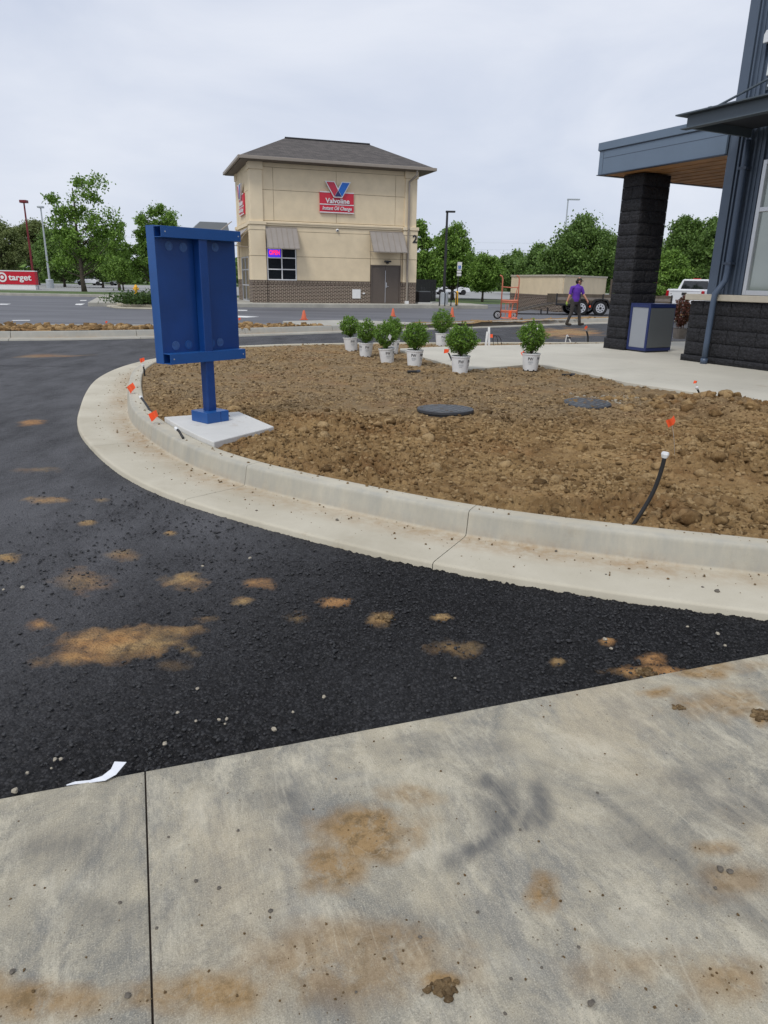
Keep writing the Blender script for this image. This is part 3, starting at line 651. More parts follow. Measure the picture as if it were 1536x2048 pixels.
# heap of big clods along the walk at the right
bigs = [(gp(px, 806+.10*(px-1400)*0+rng.uniform(-14, 18), .17)[0], gp(px, 806+rng.uniform(-14, 18), .17)[1], rng.uniform(.035, .10)) for px in rng.uniform(1265, 1560, 60)]+[(gp(px, py, .15)[0], gp(px, py, .15)[1], rng.uniform(.03, .065)) for px, py in zip(rng.uniform(1250, 1560, 60), rng.uniform(830, 1040, 60))]
for px, py, r in [(1410, 806, .13), (1450, 812, .11), (1480, 800, .10), (1380, 815, .10), (1350, 812, .08), (1500, 826, .12), (1530, 812, .13), (1430, 828, .09), (1320, 805, .07), (1290, 800, .06), (1395, 838, .08), (1180, 830, .05), (1150, 838, .06), (1375, 1035, .10), (1440, 1040, .06), (1230, 1012, .05), (1500, 1010, .07), (1310, 880, .05), (610, 868, .06), (640, 880, .05), (1405, 795, .07), (470, 812, .10)]:
    c = gp(px, py, .17); bigs.append((c[0], c[1], r))
bg_ = np.array(bigs); Vb = []; Fb = []
for r_ in range(3):
    P = np.stack([bg_[:, 0]+rng.normal(0, .35*r_, len(bg_))*bg_[:, 2], bg_[:, 1]+rng.normal(0, .35*r_, len(bg_))*bg_[:, 2], soil_surface(bg_[:, 0], bg_[:, 1])+bg_[:, 2]*.12], -1)
    v_, f_ = lumps(P, bg_[:, 2]*(.75-.18*r_), .72, .36, ICO2); Fb.append(f_+sum(len(a) for a in Vb)); Vb.append(v_)
me = npmesh('soil_clods', np.concatenate(Vb), np.concatenate(Fb)); fattr(me, 'gray', np.zeros(sum(len(a) for a in Vb))); fattr(me, 'tone', np.repeat(rng.uniform(.25, .8, sum(len(a) for a in Vb)//42), 42))
tag(link('soil_clods', me, 'clay_soil'), 'big clay lumps heaped beside the concrete walk', 'soil', kind='stuff')
# aggregate stones mesh
x, y, S = AGG; keep = ~inpoly(x, y, [tuple(p) for p in q+nrm*.58]+[(12, 3.4)]); x, y, S = x[keep], y[keep], S[keep]
V, Fq = lumps(np.stack([x, y, np.full_like(x, AZ+.006)], -1), S, .5, .36); me = npmesh('loose_aggregate', V, Fq)
tag(link('loose_aggregate', me, 'asphalt_stone'), 'loose black asphalt stones on the fresh lane', 'gravel', kind='stuff')
# crumbs of dirt on slab, gutter and walk
x, y = scatter(9000, -1.3, 2.3, .9, 2.9); d_ = (x-E0[0])*e2[0]+(y-E0[1])*e2[1]; k = (d_ > .03) & (rng.uniform(0, 1, len(x)) < .07+.35*(y < 1.55)*fbm(x, y, 3, 3, 88)+.5*stain_field(x, y, clay_s, 0, 3, .9)); x, y = x[k], y[k]
S = .0010+.0036*rng.uniform(0, 1, len(x))**4; P = [np.stack([x, y, S*.3], -1)]; SS = [S]
ii = rng.integers(0, len(q), 1500); o2 = rng.uniform(.03, .5, 1500)**1.3; p = q[ii]+nrm[ii]*o2[:, None]; S = .0025+.008*rng.uniform(0, 1, 1500)**4; P.append(np.stack([p[:, 0], p[:, 1], S*.2-.003], -1)); SS.append(S)
ii = rng.integers(0, len(q), 500); p = q[ii]+nrm[ii]*rng.uniform(-.17, -.07, 500)[:, None]; S = .003+.010*rng.uniform(0, 1, 500)**3; P.append(np.stack([p[:, 0], p[:, 1], .151+S*.3], -1)); SS.append(S)
V, Fq = lumps(np.concatenate(P), np.concatenate(SS), .7, .25); me = npmesh('dirt_crumbs', V, Fq); fattr(me, 'gray', np.full(len(V), .5)); fattr(me, 'tone', np.full(len(V), .3))
tag(link('dirt_crumbs', me, 'clay_soil'), 'tiny crumbs of dirt strewn over the concrete', 'dirt', kind='stuff')
# ================================================================== FAR KERBS, STRIPS, LOT
fq, fd, fu = spline([(p[0], p[1]) for p in CL-np.array([[0, 0]])+np.array([[-.35, .45]])]+[(22, 39.5)], .25)
fq0, fd0, fu0 = spline([(-24, 13.6)]+[(p[0]-.30, p[1]+.42) for p in CL]+[(22, 39.5)], .25)
fcurb = bpy.data.objects.new('curb', None); col.objects.link(fcurb); tag(fcurb, kind='structure')
fs = -1 if False else 1
n0 = np.array([fd0[20, 1], -fd0[20, 0]])
fs = 1 if (n0[1] < 0) else -1
fprof = [(.50, -.15), (.50, -.005), (.48, .0), (.02, -.004), (.0, .01), (-.03, .13), (-.05, .15), (-.16, .15), (-.17, .14), (-.17, -.1)]
k = 0.
while k < fu0[-1]-.5:
    curb_section(fcurb, fq0, fd0, fu0, k, min(k+3.05, fu0[-1]), fprof, 'far_curb_concrete', fs, .006); k += 3.05
def soil_strip(px, name, z=.115, s=.10, amp=.10, ncl=700, smax=.10):
    poly = [tuple(gp(x, y, z)[:2]) for x, y in px]; P = np.array(poly)
    X, Y, Fq = grid(P[:, 0].min(), P[:, 0].max(), P[:, 1].min(), P[:, 1].max(), s); k = inpoly(X[Fq].mean(1), Y[Fq].mean(1), poly)
    hz = lambda x, y: z+amp*(fbm(x, y, 1.1, 4, 70)-.45)+.06*(np.abs(fbm(x, y, 3.5, 3, 71)-.5))
    V, Fq, A = compact(np.stack([X, Y, hz(X, Y)], -1), Fq[k], {'gray': np.zeros_like(X)}); me = npmesh(name, V, Fq, True); fattr(me, 'gray', A['gray']); fattr(me, 'tone', A['gray']+.4)
    tag(link(name, me, 'clay_soil'), kind='structure')
    x, y = scatter(ncl, P[:, 0].min(), P[:, 0].max(), P[:, 1].min(), P[:, 1].max()); k = inpoly(x, y, poly); x, y = x[k], y[k]
    S = .03+(smax-.03)*rng.uniform(0, 1, len(x))**2; V, Fq = lumps(np.stack([x, y, hz(x, y)+S*.05], -1), S, .75, .45, ICO)
    me = npmesh('strip_clods', V, Fq); fattr(me, 'gray', np.zeros(len(V))); fattr(me, 'tone', np.repeat(rng.uniform(0, .7, len(x)), 12)); return link('soil_clods', me, 'clay_soil')
tag(soil_strip([(-90, 662), (0, 662), (160, 661.5), (308, 660.5), (480, 659), (590, 655.5), (663, 651.5), (560, 650.6), (480, 651), (300, 652), (100, 652), (-90, 651)], 'strip_soil', ncl=2600, smax=.13), 'clods of brown soil in the verge behind the blue board', 'soil', kind='stuff')
tag(soil_strip([(706, 652), (941, 647), (1212, 637.5), (1420, 630), (1420, 627), (1212, 633.5), (1000, 640), (840, 645)], 'strip_soil', ncl=900, smax=.08), 'thin band of soil clods along the far curb', 'soil', kind='stuff')
# back kerb of the left verge
bc = bpy.data.objects.new('curb', None); col.objects.link(bc); tag(bc, kind='structure')
bq, bd_, bu = spline([tuple(gp(x, y, .15)[:2]) for x, y in [(-150, 648), (0, 648.6), (150, 649), (300, 649.4), (480, 649.2), (585, 648)]], .3)
k = 0.
while k < bu[-1]-.4: curb_section(bc, bq, bd_, bu, k, min(k+3.05, bu[-1]), [(.08, -.1), (.08, .14), (.07, .15), (-.07, .15), (-.08, .14), (-.08, -.1)], 'far_curb_concrete', 1, .006); k += 3.05
# concrete crossing ramp between the verges
rp = [gp(x, y, .10) for x, y in [(565, 642), (700, 639.5), (850, 645.5), (720, 651), (672, 652.5), (600, 648.5)]]
tag(obj('concrete_ramp', MB().prism([(p[0], p[1]) for p in rp], -.05, .10), 'far_curb_concrete', bevel=.02), kind='structure')
# far left: grass verge, kerb and the lot behind the trees
vg = [gp(x, y, 0) for x, y in [(-300, 592.5), (0, 590.5), (160, 589), (300, 586.5)]]
gy = 57.2
tag(obj('grass_verge', MB().prism([(-120, 57.0), (-14.5, 57.0), (-16, 68), (-120, 72)], -.1, .06), 'grass'), kind='structure')
tag(obj('curb', MB().box(-120, -14.5, 56.5, 57.0, -.1, .12), 'far_curb_concrete', bevel=.03), kind='structure')
tag(obj('far_parking_lot', MB().prism([(-55, 76), (-14, 70), (5, 74), (60, 74), (60, 130), (-60, 130)], -.12, -.05), 'far_lot'), kind='structure')
# white arrows and bars painted on the lot
def paint(px):
    return tag(obj('lane_marking', MB().prism([tuple(gp(x, y, -.06)[:2]) for x, y in px], -.065, -.058), 'paint_white'), kind='structure')
paint([(0, 607.4), (22, 607.6), (14, 609.2), (0, 609.2)]); paint([(152, 607.6), (170, 607.2), (163, 610), (150, 609.6)])
paint([(160, 600.4), (174, 600), (172, 601.4), (161, 601.6)]); paint([(476, 619.5), (495, 620), (494, 621.4), (476, 621.2)]); paint([(476, 631.5), (518, 633.5), (494, 635), (476, 634.4)])
paint([(24, 640.3), (60, 640), (60, 640.9), (24, 641.2)])
# hedge island in the left lot
hp = [gp(x, y, 0)[:2] for x, y in [(213, 611.5), (232, 614.5), (310, 616.5), (330, 604), (250, 602), (232, 604.5)]]
isl = thing('lot_island', (hp[2][0], hp[2][1], -.065), 'low concrete-edged island with dark hedge in the left lot', 'traffic island')
obj('gutter', MB().prism([(p[0]-hp[2][0], p[1]-hp[2][1]) for p in hp], 0, .07), 'curb_concrete', isl, bevel=.02)
cxy = np.mean(hp, 0); hp2 = [cxy+(p-cxy)*.86+np.array([.35, .1]) for p in hp]
obj('curb_ring', MB().prism([(p[0]-hp[2][0], p[1]-hp[2][1]) for p in hp2], .07, .21), 'curb_concrete', isl, bevel=.03)
obj('mulch_bed', MB().prism([(p[0]*.9+cxy[0]*.1-hp[2][0], p[1]*.9+cxy[1]*.1-hp[2][1]) for p in hp2], .21, .23), 'potting_soil', isl)
# ================================================================== LEAVES
def leaf_cloud(P, size, nrm_jit=1., up=.25, tint=None):
    """one bent quad per point"""
    n = len(P); a = rng.normal(size=(n, 3)); a[:, 2] += up; a /= np.linalg.norm(a, axis=1)[:, None]
    b_ = np.cross(a, rng.normal(size=(n, 3))); b_ /= np.linalg.norm(b_, axis=1)[:, None]; c = np.cross(a, b_)
    s = size*rng.uniform(.6, 1.3, n)[:, None]
    V = np.stack([P-b_*s, P-c*s*.62+a*s*.12, P+b_*s, P+c*s*.62+a*s*.12], 1).reshape(-1, 3)
    Fq = np.arange(4*n).reshape(n, 4); t_ = rng.uniform(0, 1, n) if tint is None else tint
    return V, Fq, np.repeat(t_, 4)
def foliage(name, P, size, mt, parent, up=.25, tint=None):
    V, Fq, t_ = leaf_cloud(P, size, 1, up, tint); me = npmesh(name, V, Fq); fattr(me, 'tint', np.clip(t_, 0, 1)); return link(name, me, mt, parent)
def tree(name, base, h, wid, mt, label, group, trunk=.25, open_=.0, leaf=.19, nclump=70, per=130, seed=1, rag=.8, tr=None, lobes=None):
    """base at ground; crown of leaf clumps carried on limbs"""
    global rng
    keep = rng; rng = np.random.default_rng(seed); r_ = random.Random(seed)
    t_ = thing(name, tuple(base), label, 'tree', group); tr = tr or .018*h+.04; ct = h*trunk; cc = (h+ct)/2; ch = (h-ct)/2
    C = []
    while len(C) < nclump:
        p = rng.uniform(-1, 1, 3); l = np.linalg.norm(p)
        if l > 1: continue
        if l < .55 and rng.uniform() < .55: continue
        z = p[2]; taper = 1-.38*max(0, z)**1.3-.15*max(0, -z)
        lob = .72+.42*math.sin(3*math.atan2(p[1], p[0])+seed)*math.sin(4*z+seed*1.7)
        C.append((p[0]*wid/2*taper*(lob if open_ else .8+.25*lob), p[1]*wid/2*taper*.9, cc+z*ch*(1+.10*math.sin(5*p[0]+seed))))
    C = np.array(C)
    if lobes:
        C = []; area = sum(l[2]*l[3] for l in lobes)
        for (lx, lz_, rx_, rz_) in lobes:
            for _ in range(max(3, int(nclump*rx_*rz_/area))):
                p = rng.normal(size=3); p *= rng.uniform(.2, 1)**.5/np.linalg.norm(p); C.append((lx+p[0]*rx_, p[1]*rx_*.8+rng.normal(0, .3), lz_+p[2]*rz_))
        C = np.array(C)
    if open_: C = C[fbm(C[:, 0]+50, C[:, 2]+50, .45, 2, seed) > open_]
    lean = r_.uniform(-.02, .02)*h; mb = MB(); top = np.array([lean, 0, h*.86])
    ax = lambda z: np.array([lean*z/h+.04*math.sin(z*1.3+seed), .04*math.cos(z*1.7), z])
    zs = np.linspace(-.1, h*.88, 9); mb.tube([ax(z) for z in zs], [tr*(1.35 if z < .1 else 1)*(1-.88*max(0, z)/h) for z in zs], 8); obj('trunk', mb, 'trunk_bark', t_, smooth=True)
    lm = MB()
    for i in range(0, len(C), 2):
        p = C[i]; z0 = max(ct*.75, p[2]-(.35+.5*r_.random())*math.hypot(p[0], p[1])-.3); z0 = min(z0, h*.8)
        a = ax(z0); m_ = (a+p)/2+np.array([0, 0, -.08*math.hypot(p[0], p[1])]); r0 = max(.018, tr*.42*(1-z0/h)); lm.tube([a, m_, p], [r0, r0*.6, r0*.2], 5, False)
    obj('branches', lm, 'trunk_bark', t_, smooth=True)
    per = int(per*2.0); leaf = leaf*.66; cs = wid*.075*(1+.5*rng.uniform(-1, 1, len(C)))+.2
    P = np.repeat(C, per, 0)+rng.normal(size=(len(C)*per, 3))*np.repeat(cs, per)[:, None]*np.array([.62, .62, .5])*rag
    P = P[P[:, 2] > ct*.8]; tn = rng.uniform(0, 1, len(P))*.7+.3*np.clip(fbm(P[:, 0]+9, P[:, 2]+5, .9, 3, seed), 0, 1)
    foliage('crown', P, leaf, mt, t_, .3, tn); rng = keep; return t_
TG1, TG2 = 'trees along the left street', 'trees behind the oil change building and enclosure'
def tpx(px, py, ptop, wpx, Y=None, z=-.1):
    p = gp(px, py, z) if Y is None else np.array([aty(px, py, Y)[0], Y, z]); t_ = aty(px, ptop, p[1])[2]-z
    dep = (p-CO)@cf; return p, t_, wpx/F*dep*1.03
def mk(name, px, py, ptop, wpx, mt, label, group, Y=None, **k):
    p, h, w_ = tpx(px, py, ptop, wpx, Y)
    if k.get('lobes'):
        L2 = []
        for (lx, ly, rx_, ry_) in k['lobes']:
            c_ = aty(lx, ly, p[1]); dp = (c_-CO)@cf; L2.append((c_[0]-p[0], c_[2]-p[2], rx_/F*dp, ry_/F*dp))
        k['lobes'] = L2; k['open_'] = 0.
    return tree(name, p, h, w_, mt, label, group, **k)
mk('street_tree', 169, 586, 346, 168, 'leaf_maple', 'tallest open-crowned tree with visible trunk left of the blue board', TG1, None, trunk=.18, nclump=100, per=48, seed=3, leaf=.19, rag=.62, lobes=[(150, 365, 17, 13), (188, 370, 15, 18), (172, 395, 24, 16), (165, 428, 34, 18), (108, 398, 12, 8), (125, 412, 14, 14), (128, 436, 30, 14), (210, 440, 32, 15), (165, 462, 50, 16), (120, 470, 26, 16), (215, 470, 26, 16), (150, 500, 44, 18), (195, 505, 34, 18), (130, 525, 30, 14)])
mk('street_tree', 306, 580, 412, 105, 'leaf_maple', 'bright upright tree rising just above the blue board', TG1, 74, trunk=.18, nclump=110, per=90, seed=5, leaf=.17, rag=.62, lobes=[(305, 424, 5, 12), (323, 426, 5, 14), (340, 434, 6, 14), (283, 436, 6, 12), (294, 446, 18, 10), (325, 448, 22, 10), (285, 465, 20, 12), (310, 475, 40, 22), (280, 505, 30, 22), (320, 520, 40, 22), (290, 540, 30, 16)])
mk('street_tree', 12, 572, 442, 100, 'leaf_olive', 'feathery olive tree at the left edge of the picture', TG1, 108, trunk=.16, nclump=110, per=110, seed=8, leaf=.22)
mk('street_tree', 78, 572, 436, 90, 'leaf_olive', 'feathery brownish tree between the red pole and the white pole', TG1, 112, trunk=.2, nclump=100, per=110, seed=9, leaf=.22)
mk('street_tree', 130, 572, 458, 100, 'leaf_dark', 'dense dark tree right behind the white lamp pole', TG1, 98, trunk=.12, nclump=110, per=120, seed=11, leaf=.2)
mk('street_tree', 206, 572, 478, 96, 'leaf_dark', 'dark tree behind the tall open tree, on its right', TG1, 96, trunk=.16, nclump=90, per=120, seed=12, leaf=.2)
mk('street_tree', 238, 574, 446, 52, 'leaf_maple', 'slender tree between the tall open tree and the blue board', TG1, 84, trunk=.25, nclump=60, per=90, seed=13, leaf=.17, rag=.62, lobes=[(239, 455, 8, 10), (236, 475, 13, 12), (228, 500, 24, 16), (245, 520, 26, 18), (225, 535, 26, 14)])
mk('street_tree', 246, 578, 518, 74, 'leaf_maple', 'small round tree behind the yellow hydrant', TG1, 80, trunk=.28, nclump=60, per=100, seed=14, leaf=.16)
mk('street_tree', 838, 596, 438, 70, 'leaf_maple', 'open tree half hidden by the right corner of the tan building', TG2, 64, trunk=.2, nclump=100, per=90, seed=15, leaf=.16, rag=.6, lobes=[(838, 450, 12, 8), (842, 464, 10, 8), (850, 484, 15, 9), (838, 492, 16, 8), (856, 492, 8, 6), (840, 515, 26, 12), (850, 530, 28, 14), (838, 550, 30, 16)])
mk('street_tree', 905, 594, 448, 100, 'leaf_maple', 'broad leafy tree behind the black lamp pole', TG2, 70, trunk=.18, nclump=170, per=95, seed=16, leaf=.16, rag=.62, lobes=[(896, 462, 6, 8), (912, 457, 8, 9), (884, 480, 12, 9), (905, 478, 20, 12), (922, 466, 6, 8), (930, 486, 8, 8), (905, 500, 36, 16), (880, 515, 18, 12), (915, 520, 36, 16), (895, 540, 40, 16), (925, 550, 28, 16), (900, 560, 38, 12)])
mk('street_tree', 966, 592, 512, 62, 'leaf_maple', 'small tree between the black lamp pole and the orange cart', TG2, 66, trunk=.25, nclump=70, per=110, seed=17, leaf=.15)
mk('street_tree', 860, 590, 505, 60, 'leaf_dark', 'low dark tree next to the tan building corner', TG2, 76, trunk=.2, nclump=70, per=110, seed=18, leaf=.17)
mk('street_tree', 1022, 585, 508, 80, 'leaf_dark', 'dark distant tree above the orange cart', TG2, 105, trunk=.1, nclump=80, per=110, seed=19, leaf=.22)
mk('street_tree', 1072, 585, 494, 84, 'leaf_dark', 'distant grey-green tree behind the left half of the tan enclosure', TG2, 98, trunk=.1, nclump=90, per=110, seed=20, leaf=.22)
mk('street_tree', 1160, 592, 442, 142, 'leaf_dark', 'largest dense tree behind the tan enclosure', TG2, 62, trunk=.12, nclump=190, per=130, seed=21, leaf=.16, rag=.9)
mk('street_tree', 1268, 592, 462, 110, 'leaf_dark', 'tree mostly hidden behind the black block column', TG2, 66, trunk=.12, nclump=130, per=110, seed=22, leaf=.17)
mk('street_tree', 1362, 592, 436, 104, 'leaf_dark', 'tall dense tree between the block column and the blue wall', TG2, 60, trunk=.08, nclump=170, per=130, seed=23, leaf=.16)
mk('street_tree', 1436, 592, 418, 120, 'leaf_dark', 'dense tree cut off by the blue building wall', TG2, 58, trunk=.08, nclump=170, per=120, seed=24, leaf=.16)
mk('street_tree', 1330, 592, 500, 70, 'leaf_maple', 'lighter low tree just right of the block column', TG2, 54, trunk=.1, nclump=70, per=110, seed=25, leaf=.14)
# far wood closing the horizon
x = rng.uniform(-150, 170, 30000); y = 150+rng.uniform(0, 25, 30000); hh_ = 3.5+4.5*fbm(x, y*0, .05, 4, 90); z = rng.uniform(0, 1, 30000)**.8*hh_
f_ = foliage('far_wood', np.stack([x, y, z], -1), .7, 'leaf_dark', None); tag(f_, 'far low belt of woods along the horizon', 'woods', kind='stuff')
def shrub_leaves(n, rx, rz, cz, mt, parent, leaf, seed, tip=0.):
    n = int(n*1.35)
    global rng
    keep = rng; rng = np.random.default_rng(seed); P = rng.normal(size=(n, 3)); P /= np.linalg.norm(P, axis=1)[:, None]
    ln = 1+.42*(fbm(P[:, 0]*2+5, P[:, 1]*2+P[:, 2]*3+5, 2.2, 3, seed)-.5)*2; r0 = rng.uniform(.30, 1, n)**.45
    P = P*(r0*ln)[:, None]*np.array([rx, rx, rz]); P[:, 2] = np.where(P[:, 2] < 0, P[:, 2]*.95, P[:, 2]); sq = np.clip((P[:, 2]+rz)/rz, .0, 1)
    P[:, :2] *= (.52+.48*sq**.6)[:, None]
    for k in range(int(tip)):                                # upright shoots
        a = rng.uniform(0, 6.28); rr = rx*rng.uniform(0, .8); m_ = 16; P = np.vstack([P, np.stack([rr*math.cos(a)+rng.normal(0, .008, m_), rr*math.sin(a)+rng.normal(0, .008, m_), rz*math.sqrt(1-(rr/rx)**2)+rng.uniform(-.02, .06, m_)], -1)])
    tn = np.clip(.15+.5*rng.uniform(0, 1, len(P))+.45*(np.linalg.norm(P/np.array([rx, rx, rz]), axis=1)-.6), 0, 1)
    P[:, 2] += cz; o = foliage('foliage', P, leaf, mt, parent, .5, tn); rng = keep; return o
# ---- hedge on the lot island
hg = thing('hedge_shrub', (hp[2][0]-1.0, hp[2][1]+1.35, .16), 'low dark spreading hedge on the island left of the blue board', 'hedge')
P = rng.normal(size=(3200, 3))*np.array([.75, .5, .16])+np.array([0, 0, .22]); P = P[P[:, 2] > .02]; foliage('foliage', P, .07, 'leaf_hedge', hg, .5)
mb = MB(); [mb.tube([(0, 0, -.03), (.3*math.cos(a), .2*math.sin(a), .12), (.7*math.cos(a), .45*math.sin(a), .2)], [.02, .015, .008], 5) for a in np.linspace(0, 6, 9)]; obj('stems', mb, 'stem_bark', hg)
# ================================================================== BLUE MENU BOARD (seen from behind)
pad_clip = [tuple(gp(x, y, .188)[:2]) for x, y in [(298, 836), (392, 893), (548, 853), (478, 823)]]
for i in range(0, len(q), 3):
    if 5.3 < q[i, 1] < 8.6 and q[i, 0] < 0: pad_clip = clip_half(pad_clip, nrm[i], float(nrm[i]@(q[i]-nrm[i]*.196)))
sg = thing('menu_board', (-1.745, 7.0, .188), 'dark blue steel menu board on a square post, seen from behind', 'sign board', rz=math.atan2(.761, .648))
pad = obj('sign_pad', MB().prism(pad_clip, .02, .188), 'pad_concrete', bevel=.008); tag(pad, 'pale square concrete pad under the blue board', 'concrete pad')
sg.scale = (1.0126,)*3
obj('base_cover', MB().box(-.128, .128, -.128, .128, 0, .105), 'board_blue_edge', sg, bevel=.004)
obj('cover_seam', MB().box(.028, .032, -.1295, -.127, .004, .100), 'navy_frame', sg)
obj('post', MB().box(-.046, .046, -.046, .046, .1, 1.68), 'board_blue', sg, bevel=.006)
pn = obj('panel', MB().box(-.435, .435, .05, .172, .575, 1.765), 'board_blue', sg, bevel=.006)
obj('panel_edge', MB().box(-.4385, -.4355, .049, .173, .574, 1.766), 'board_blue_edge', pn)
def rail(z0, z1):
    r_ = MB(); t_ = .006; y0, y1 = -.062, .047
    r_.box(-.44, .42, y0, y0+t_, z0, z1); r_.box(-.44, .42, y0+t_, y1, z1-t_, z1); r_.box(-.44, .42, y0+t_, y1, z0, z0+t_)
    o = obj('rail', r_, 'board_blue_edge', sg, bevel=.002)
    for xx in (-.40, .39): obj('bolt', MB().cyl((xx, y0-.004, (z0+z1)/2), (xx, y0+.002, (z0+z1)/2), .006, n=10), 'frame_silver', o)
    return o
rail(1.665, 1.758); rail(.578, .672)
for xx, zz in ((-.30, 1.60), (-.15, 1.595), (.20, 1.61), (-.30, .735), (-.16, .735), (.10, .735), (.20, .74)):
    mb = MB(); mb.cyl((xx, .0495, zz), (xx, .046, zz), .040, n=24); o = obj('cap_sticker', mb, 'sticker' if xx in (-.30, -.15, .20) and zz > .73 else 'board_blue_edge', pn)
    for k in (-.016, 0, .016): obj('print_line', MB().box(xx+k-.002, xx+k+.002, .0452, .0459, zz-.020, zz+.020), 'sticker', o)
# ================================================================== NURSERY POTS
def pot_shrub(label, px, py, scale, seed, rx0, rz0, tagside=None, tilt=0., leafn=2600, tip=4, yaw=0., sink=0., side_text=True):
    rx, rz = rx0*1.08, rz0*1.05; p = gp(px, py, .13); z = float(soil_surface(np.array([p[0]]), np.array([p[1]]))[0]) if not inpoly(np.array([p[0]]), np.array([p[1]]), walk_full)[0] else WZ
    t_ = thing('potted_boxwood', (p[0], p[1], max(z, .105)-.004-sink), label, 'potted shrub', 'boxwoods in white nursery pots', rz=yaw); t_.rotation_euler.x = tilt*.3; t_.rotation_euler.y = tilt; t_.scale = (scale,)*3
    obj('pot', MB().lathe([(.118, 0), (.121, .004), (.148, .262), (.156, .264), (.157, .283), (.150, .285), (.146, .265), (.143, .24)], 28), 'white_plastic', t_, smooth=False)
    obj('potting_mix', MB().lathe([(.10, .215), (.143, .245), (.02, .252)], 20), 'potting_soil', t_)
    for k in range(8):
        a = 2*math.pi*k/8+.2; c_, s_ = math.cos(a), math.sin(a); r0 = .1195; w_ = .014
        obj('drain_hole', MB().hexa([(c_*r0-s_*w_*e, s_*r0+c_*w_*e, zz) if i == 0 else (c_*(r0+.004)-s_*w_*e, s_*(r0+.004)+c_*w_*e, zz) for zz in (.001, .02) for i, e in ((0, -1), (1, -1), (1, 1), (0, 1))]), 'hose_black', t_)
    prr = lambda zz: .1195+(.148-.121)*zz/.262+.0045
    for a0 in (-math.pi/2-.62, -math.pi/2+.50):
        v, f = text_geo('PW', .072, 0, 0, .0012, .085); pr_ = obj('pot_print', MB().add([(prr(.175+y_)*math.cos(a0+x_/prr(.175)), prr(.175+y_)*math.sin(a0+x_/prr(.175)), .175+y_) for x_, y_, z_ in v], f), 'print_grey', t_)
        for zc, w0, w1 in ((.150, .005, .08), (.134, .0, .085), (.112, .01, .06)):
            an = [a0+(w0+(w1-w0)*k/6)/prr(zc) for k in range(7)]; v = [(prr(zz)*math.cos(a), prr(zz)*math.sin(a), zz) for zz in (zc, zc+.006) for a in an]
            obj('print_line', MB().add(v, [(k, k+1, k+8, k+7) for k in range(6)]), 'pole_grey', pr_)
    cz = .30+rz*.93
    mb = MB(); rr = random.Random(seed)
    mb.tube([(0, 0, .23), (.004, 0, .30), (0, 0, cz)], [.012, .011, .006], 6)
    for k in range(9):
        a = 6.28*k/9; mb.tube([(0, 0, .26), (.25*rx*math.cos(a), .25*rx*math.sin(a), cz-rz*.55), (.7*rx*math.cos(a), .7*rx*math.sin(a), cz+rz*rr.uniform(-.2, .5))], [.007, .006, .003], 5)
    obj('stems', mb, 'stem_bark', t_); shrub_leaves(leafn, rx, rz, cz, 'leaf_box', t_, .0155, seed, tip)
    if tagside:
        tx, tz, s_ = tagside; mb = MB(); y0 = -rx*math.sqrt(max(.05, 1-(tx/rx)**2))-.012
        mb.hexa([(tx+a*s_, y0+e, tz+b_*s_*1.5) for e in (0, .002) for a, b_ in ((-.9, .1), (.1, -1), (1, .2), (.1, 1))]); obj('plant_tag', mb, 'white_plastic', t_)
    return t_
pot_shrub('leftmost potted boxwood in the row, its white pot leaning left', 703, 701, 1., 31, .195, .19, None, -.09, yaw=.7, tip=8)
pot_shrub('second potted boxwood from the left, its pot facing straight on', 731, 712, .93, 32, .20, .21, (.06, .62, .016), .05, yaw=-.55, tip=8)
pot_shrub('boxwood with a large white plant tag, its pot half sunk in soil', 775, 722, .97, 33, .22, .22, (-.05, .50, .042), -.08, yaw=.5, sink=.03, tip=6)
pot_shrub('boxwood standing hidden behind the one with the big white tag', 784, 707, .97, 34, .19, .20, None, .02, yaw=.3, tip=8)
pot_shrub('middle potted boxwood, alone between the tagged one and the nearest', 829, 730, 1., 35, .225, .22, None, 0, yaw=.15, tip=5, leafn=3200)
pot_shrub('farthest potted boxwood, standing back by the walk edge', 883, 690, 1.02, 36, .245, .235, None, 0, yaw=.5, tip=3, leafn=3000)
pot_shrub('nearest potted boxwood, in front of the concrete walk corner', 920, 745, 1.02, 37, .245, .22, None, 0, yaw=.3, tip=6, leafn=3600)
pot_shrub('rightmost potted boxwood, set apart from the others', 1060, 741, 1., 38, .225, .245, (-.01, .70, .014), 0, yaw=.1, tip=4, leafn=3400)
# ================================================================== LIDS, HOSES, FLAGS
def lid(px, py, rad, label, tilt, holes=True, lz=.072):
    p = gp(px, py, .19); t_ = thing('access_lid', (p[0], p[1], lz), label, 'manhole cover', 'black plastic access lids in the soil'); t_.rotation_euler.x = tilt
    obj('riser', MB().lathe([(rad*.94, 0), (rad*.95, .075)], 32), 'lid_black', t_)
    ld = obj('cover', MB().lathe([(rad*.97, .055), (rad, .06), (rad, .085), (rad*.985, .092), (rad*.96, .094), (rad*.2, .097)], 40), 'lid_black', t_)
    if holes:
        for r0, n in ((.30, 6), (.60, 12), (.84, 18)):
            for k in range(n):
                a = 6.283*k/n; x_, y_ = rad*r0*math.cos(a), rad*r0*math.sin(a); obj('boss', MB().box(x_-.018, x_+.018, y_-.018, y_+.018, .095, .0995), 'pebble_dark' if k % 5 == 4 else 'grey_and_bin_shade', ld)
    return t_
lid(891, 812, .325, 'round black lid with pale raised bosses, left of the two in the soil', -.03)
lid(1175, 799, .29, 'round black lid partly buried in soil near the walk', .05, True, .062)
c = gp(1205, 800, .13); n_ = 200; xx = c[0]+rng.normal(0, .22, n_); yy = c[1]+rng.normal(0, .16, n_); ss = .006+.022*rng.uniform(0, 1, n_)**2.5
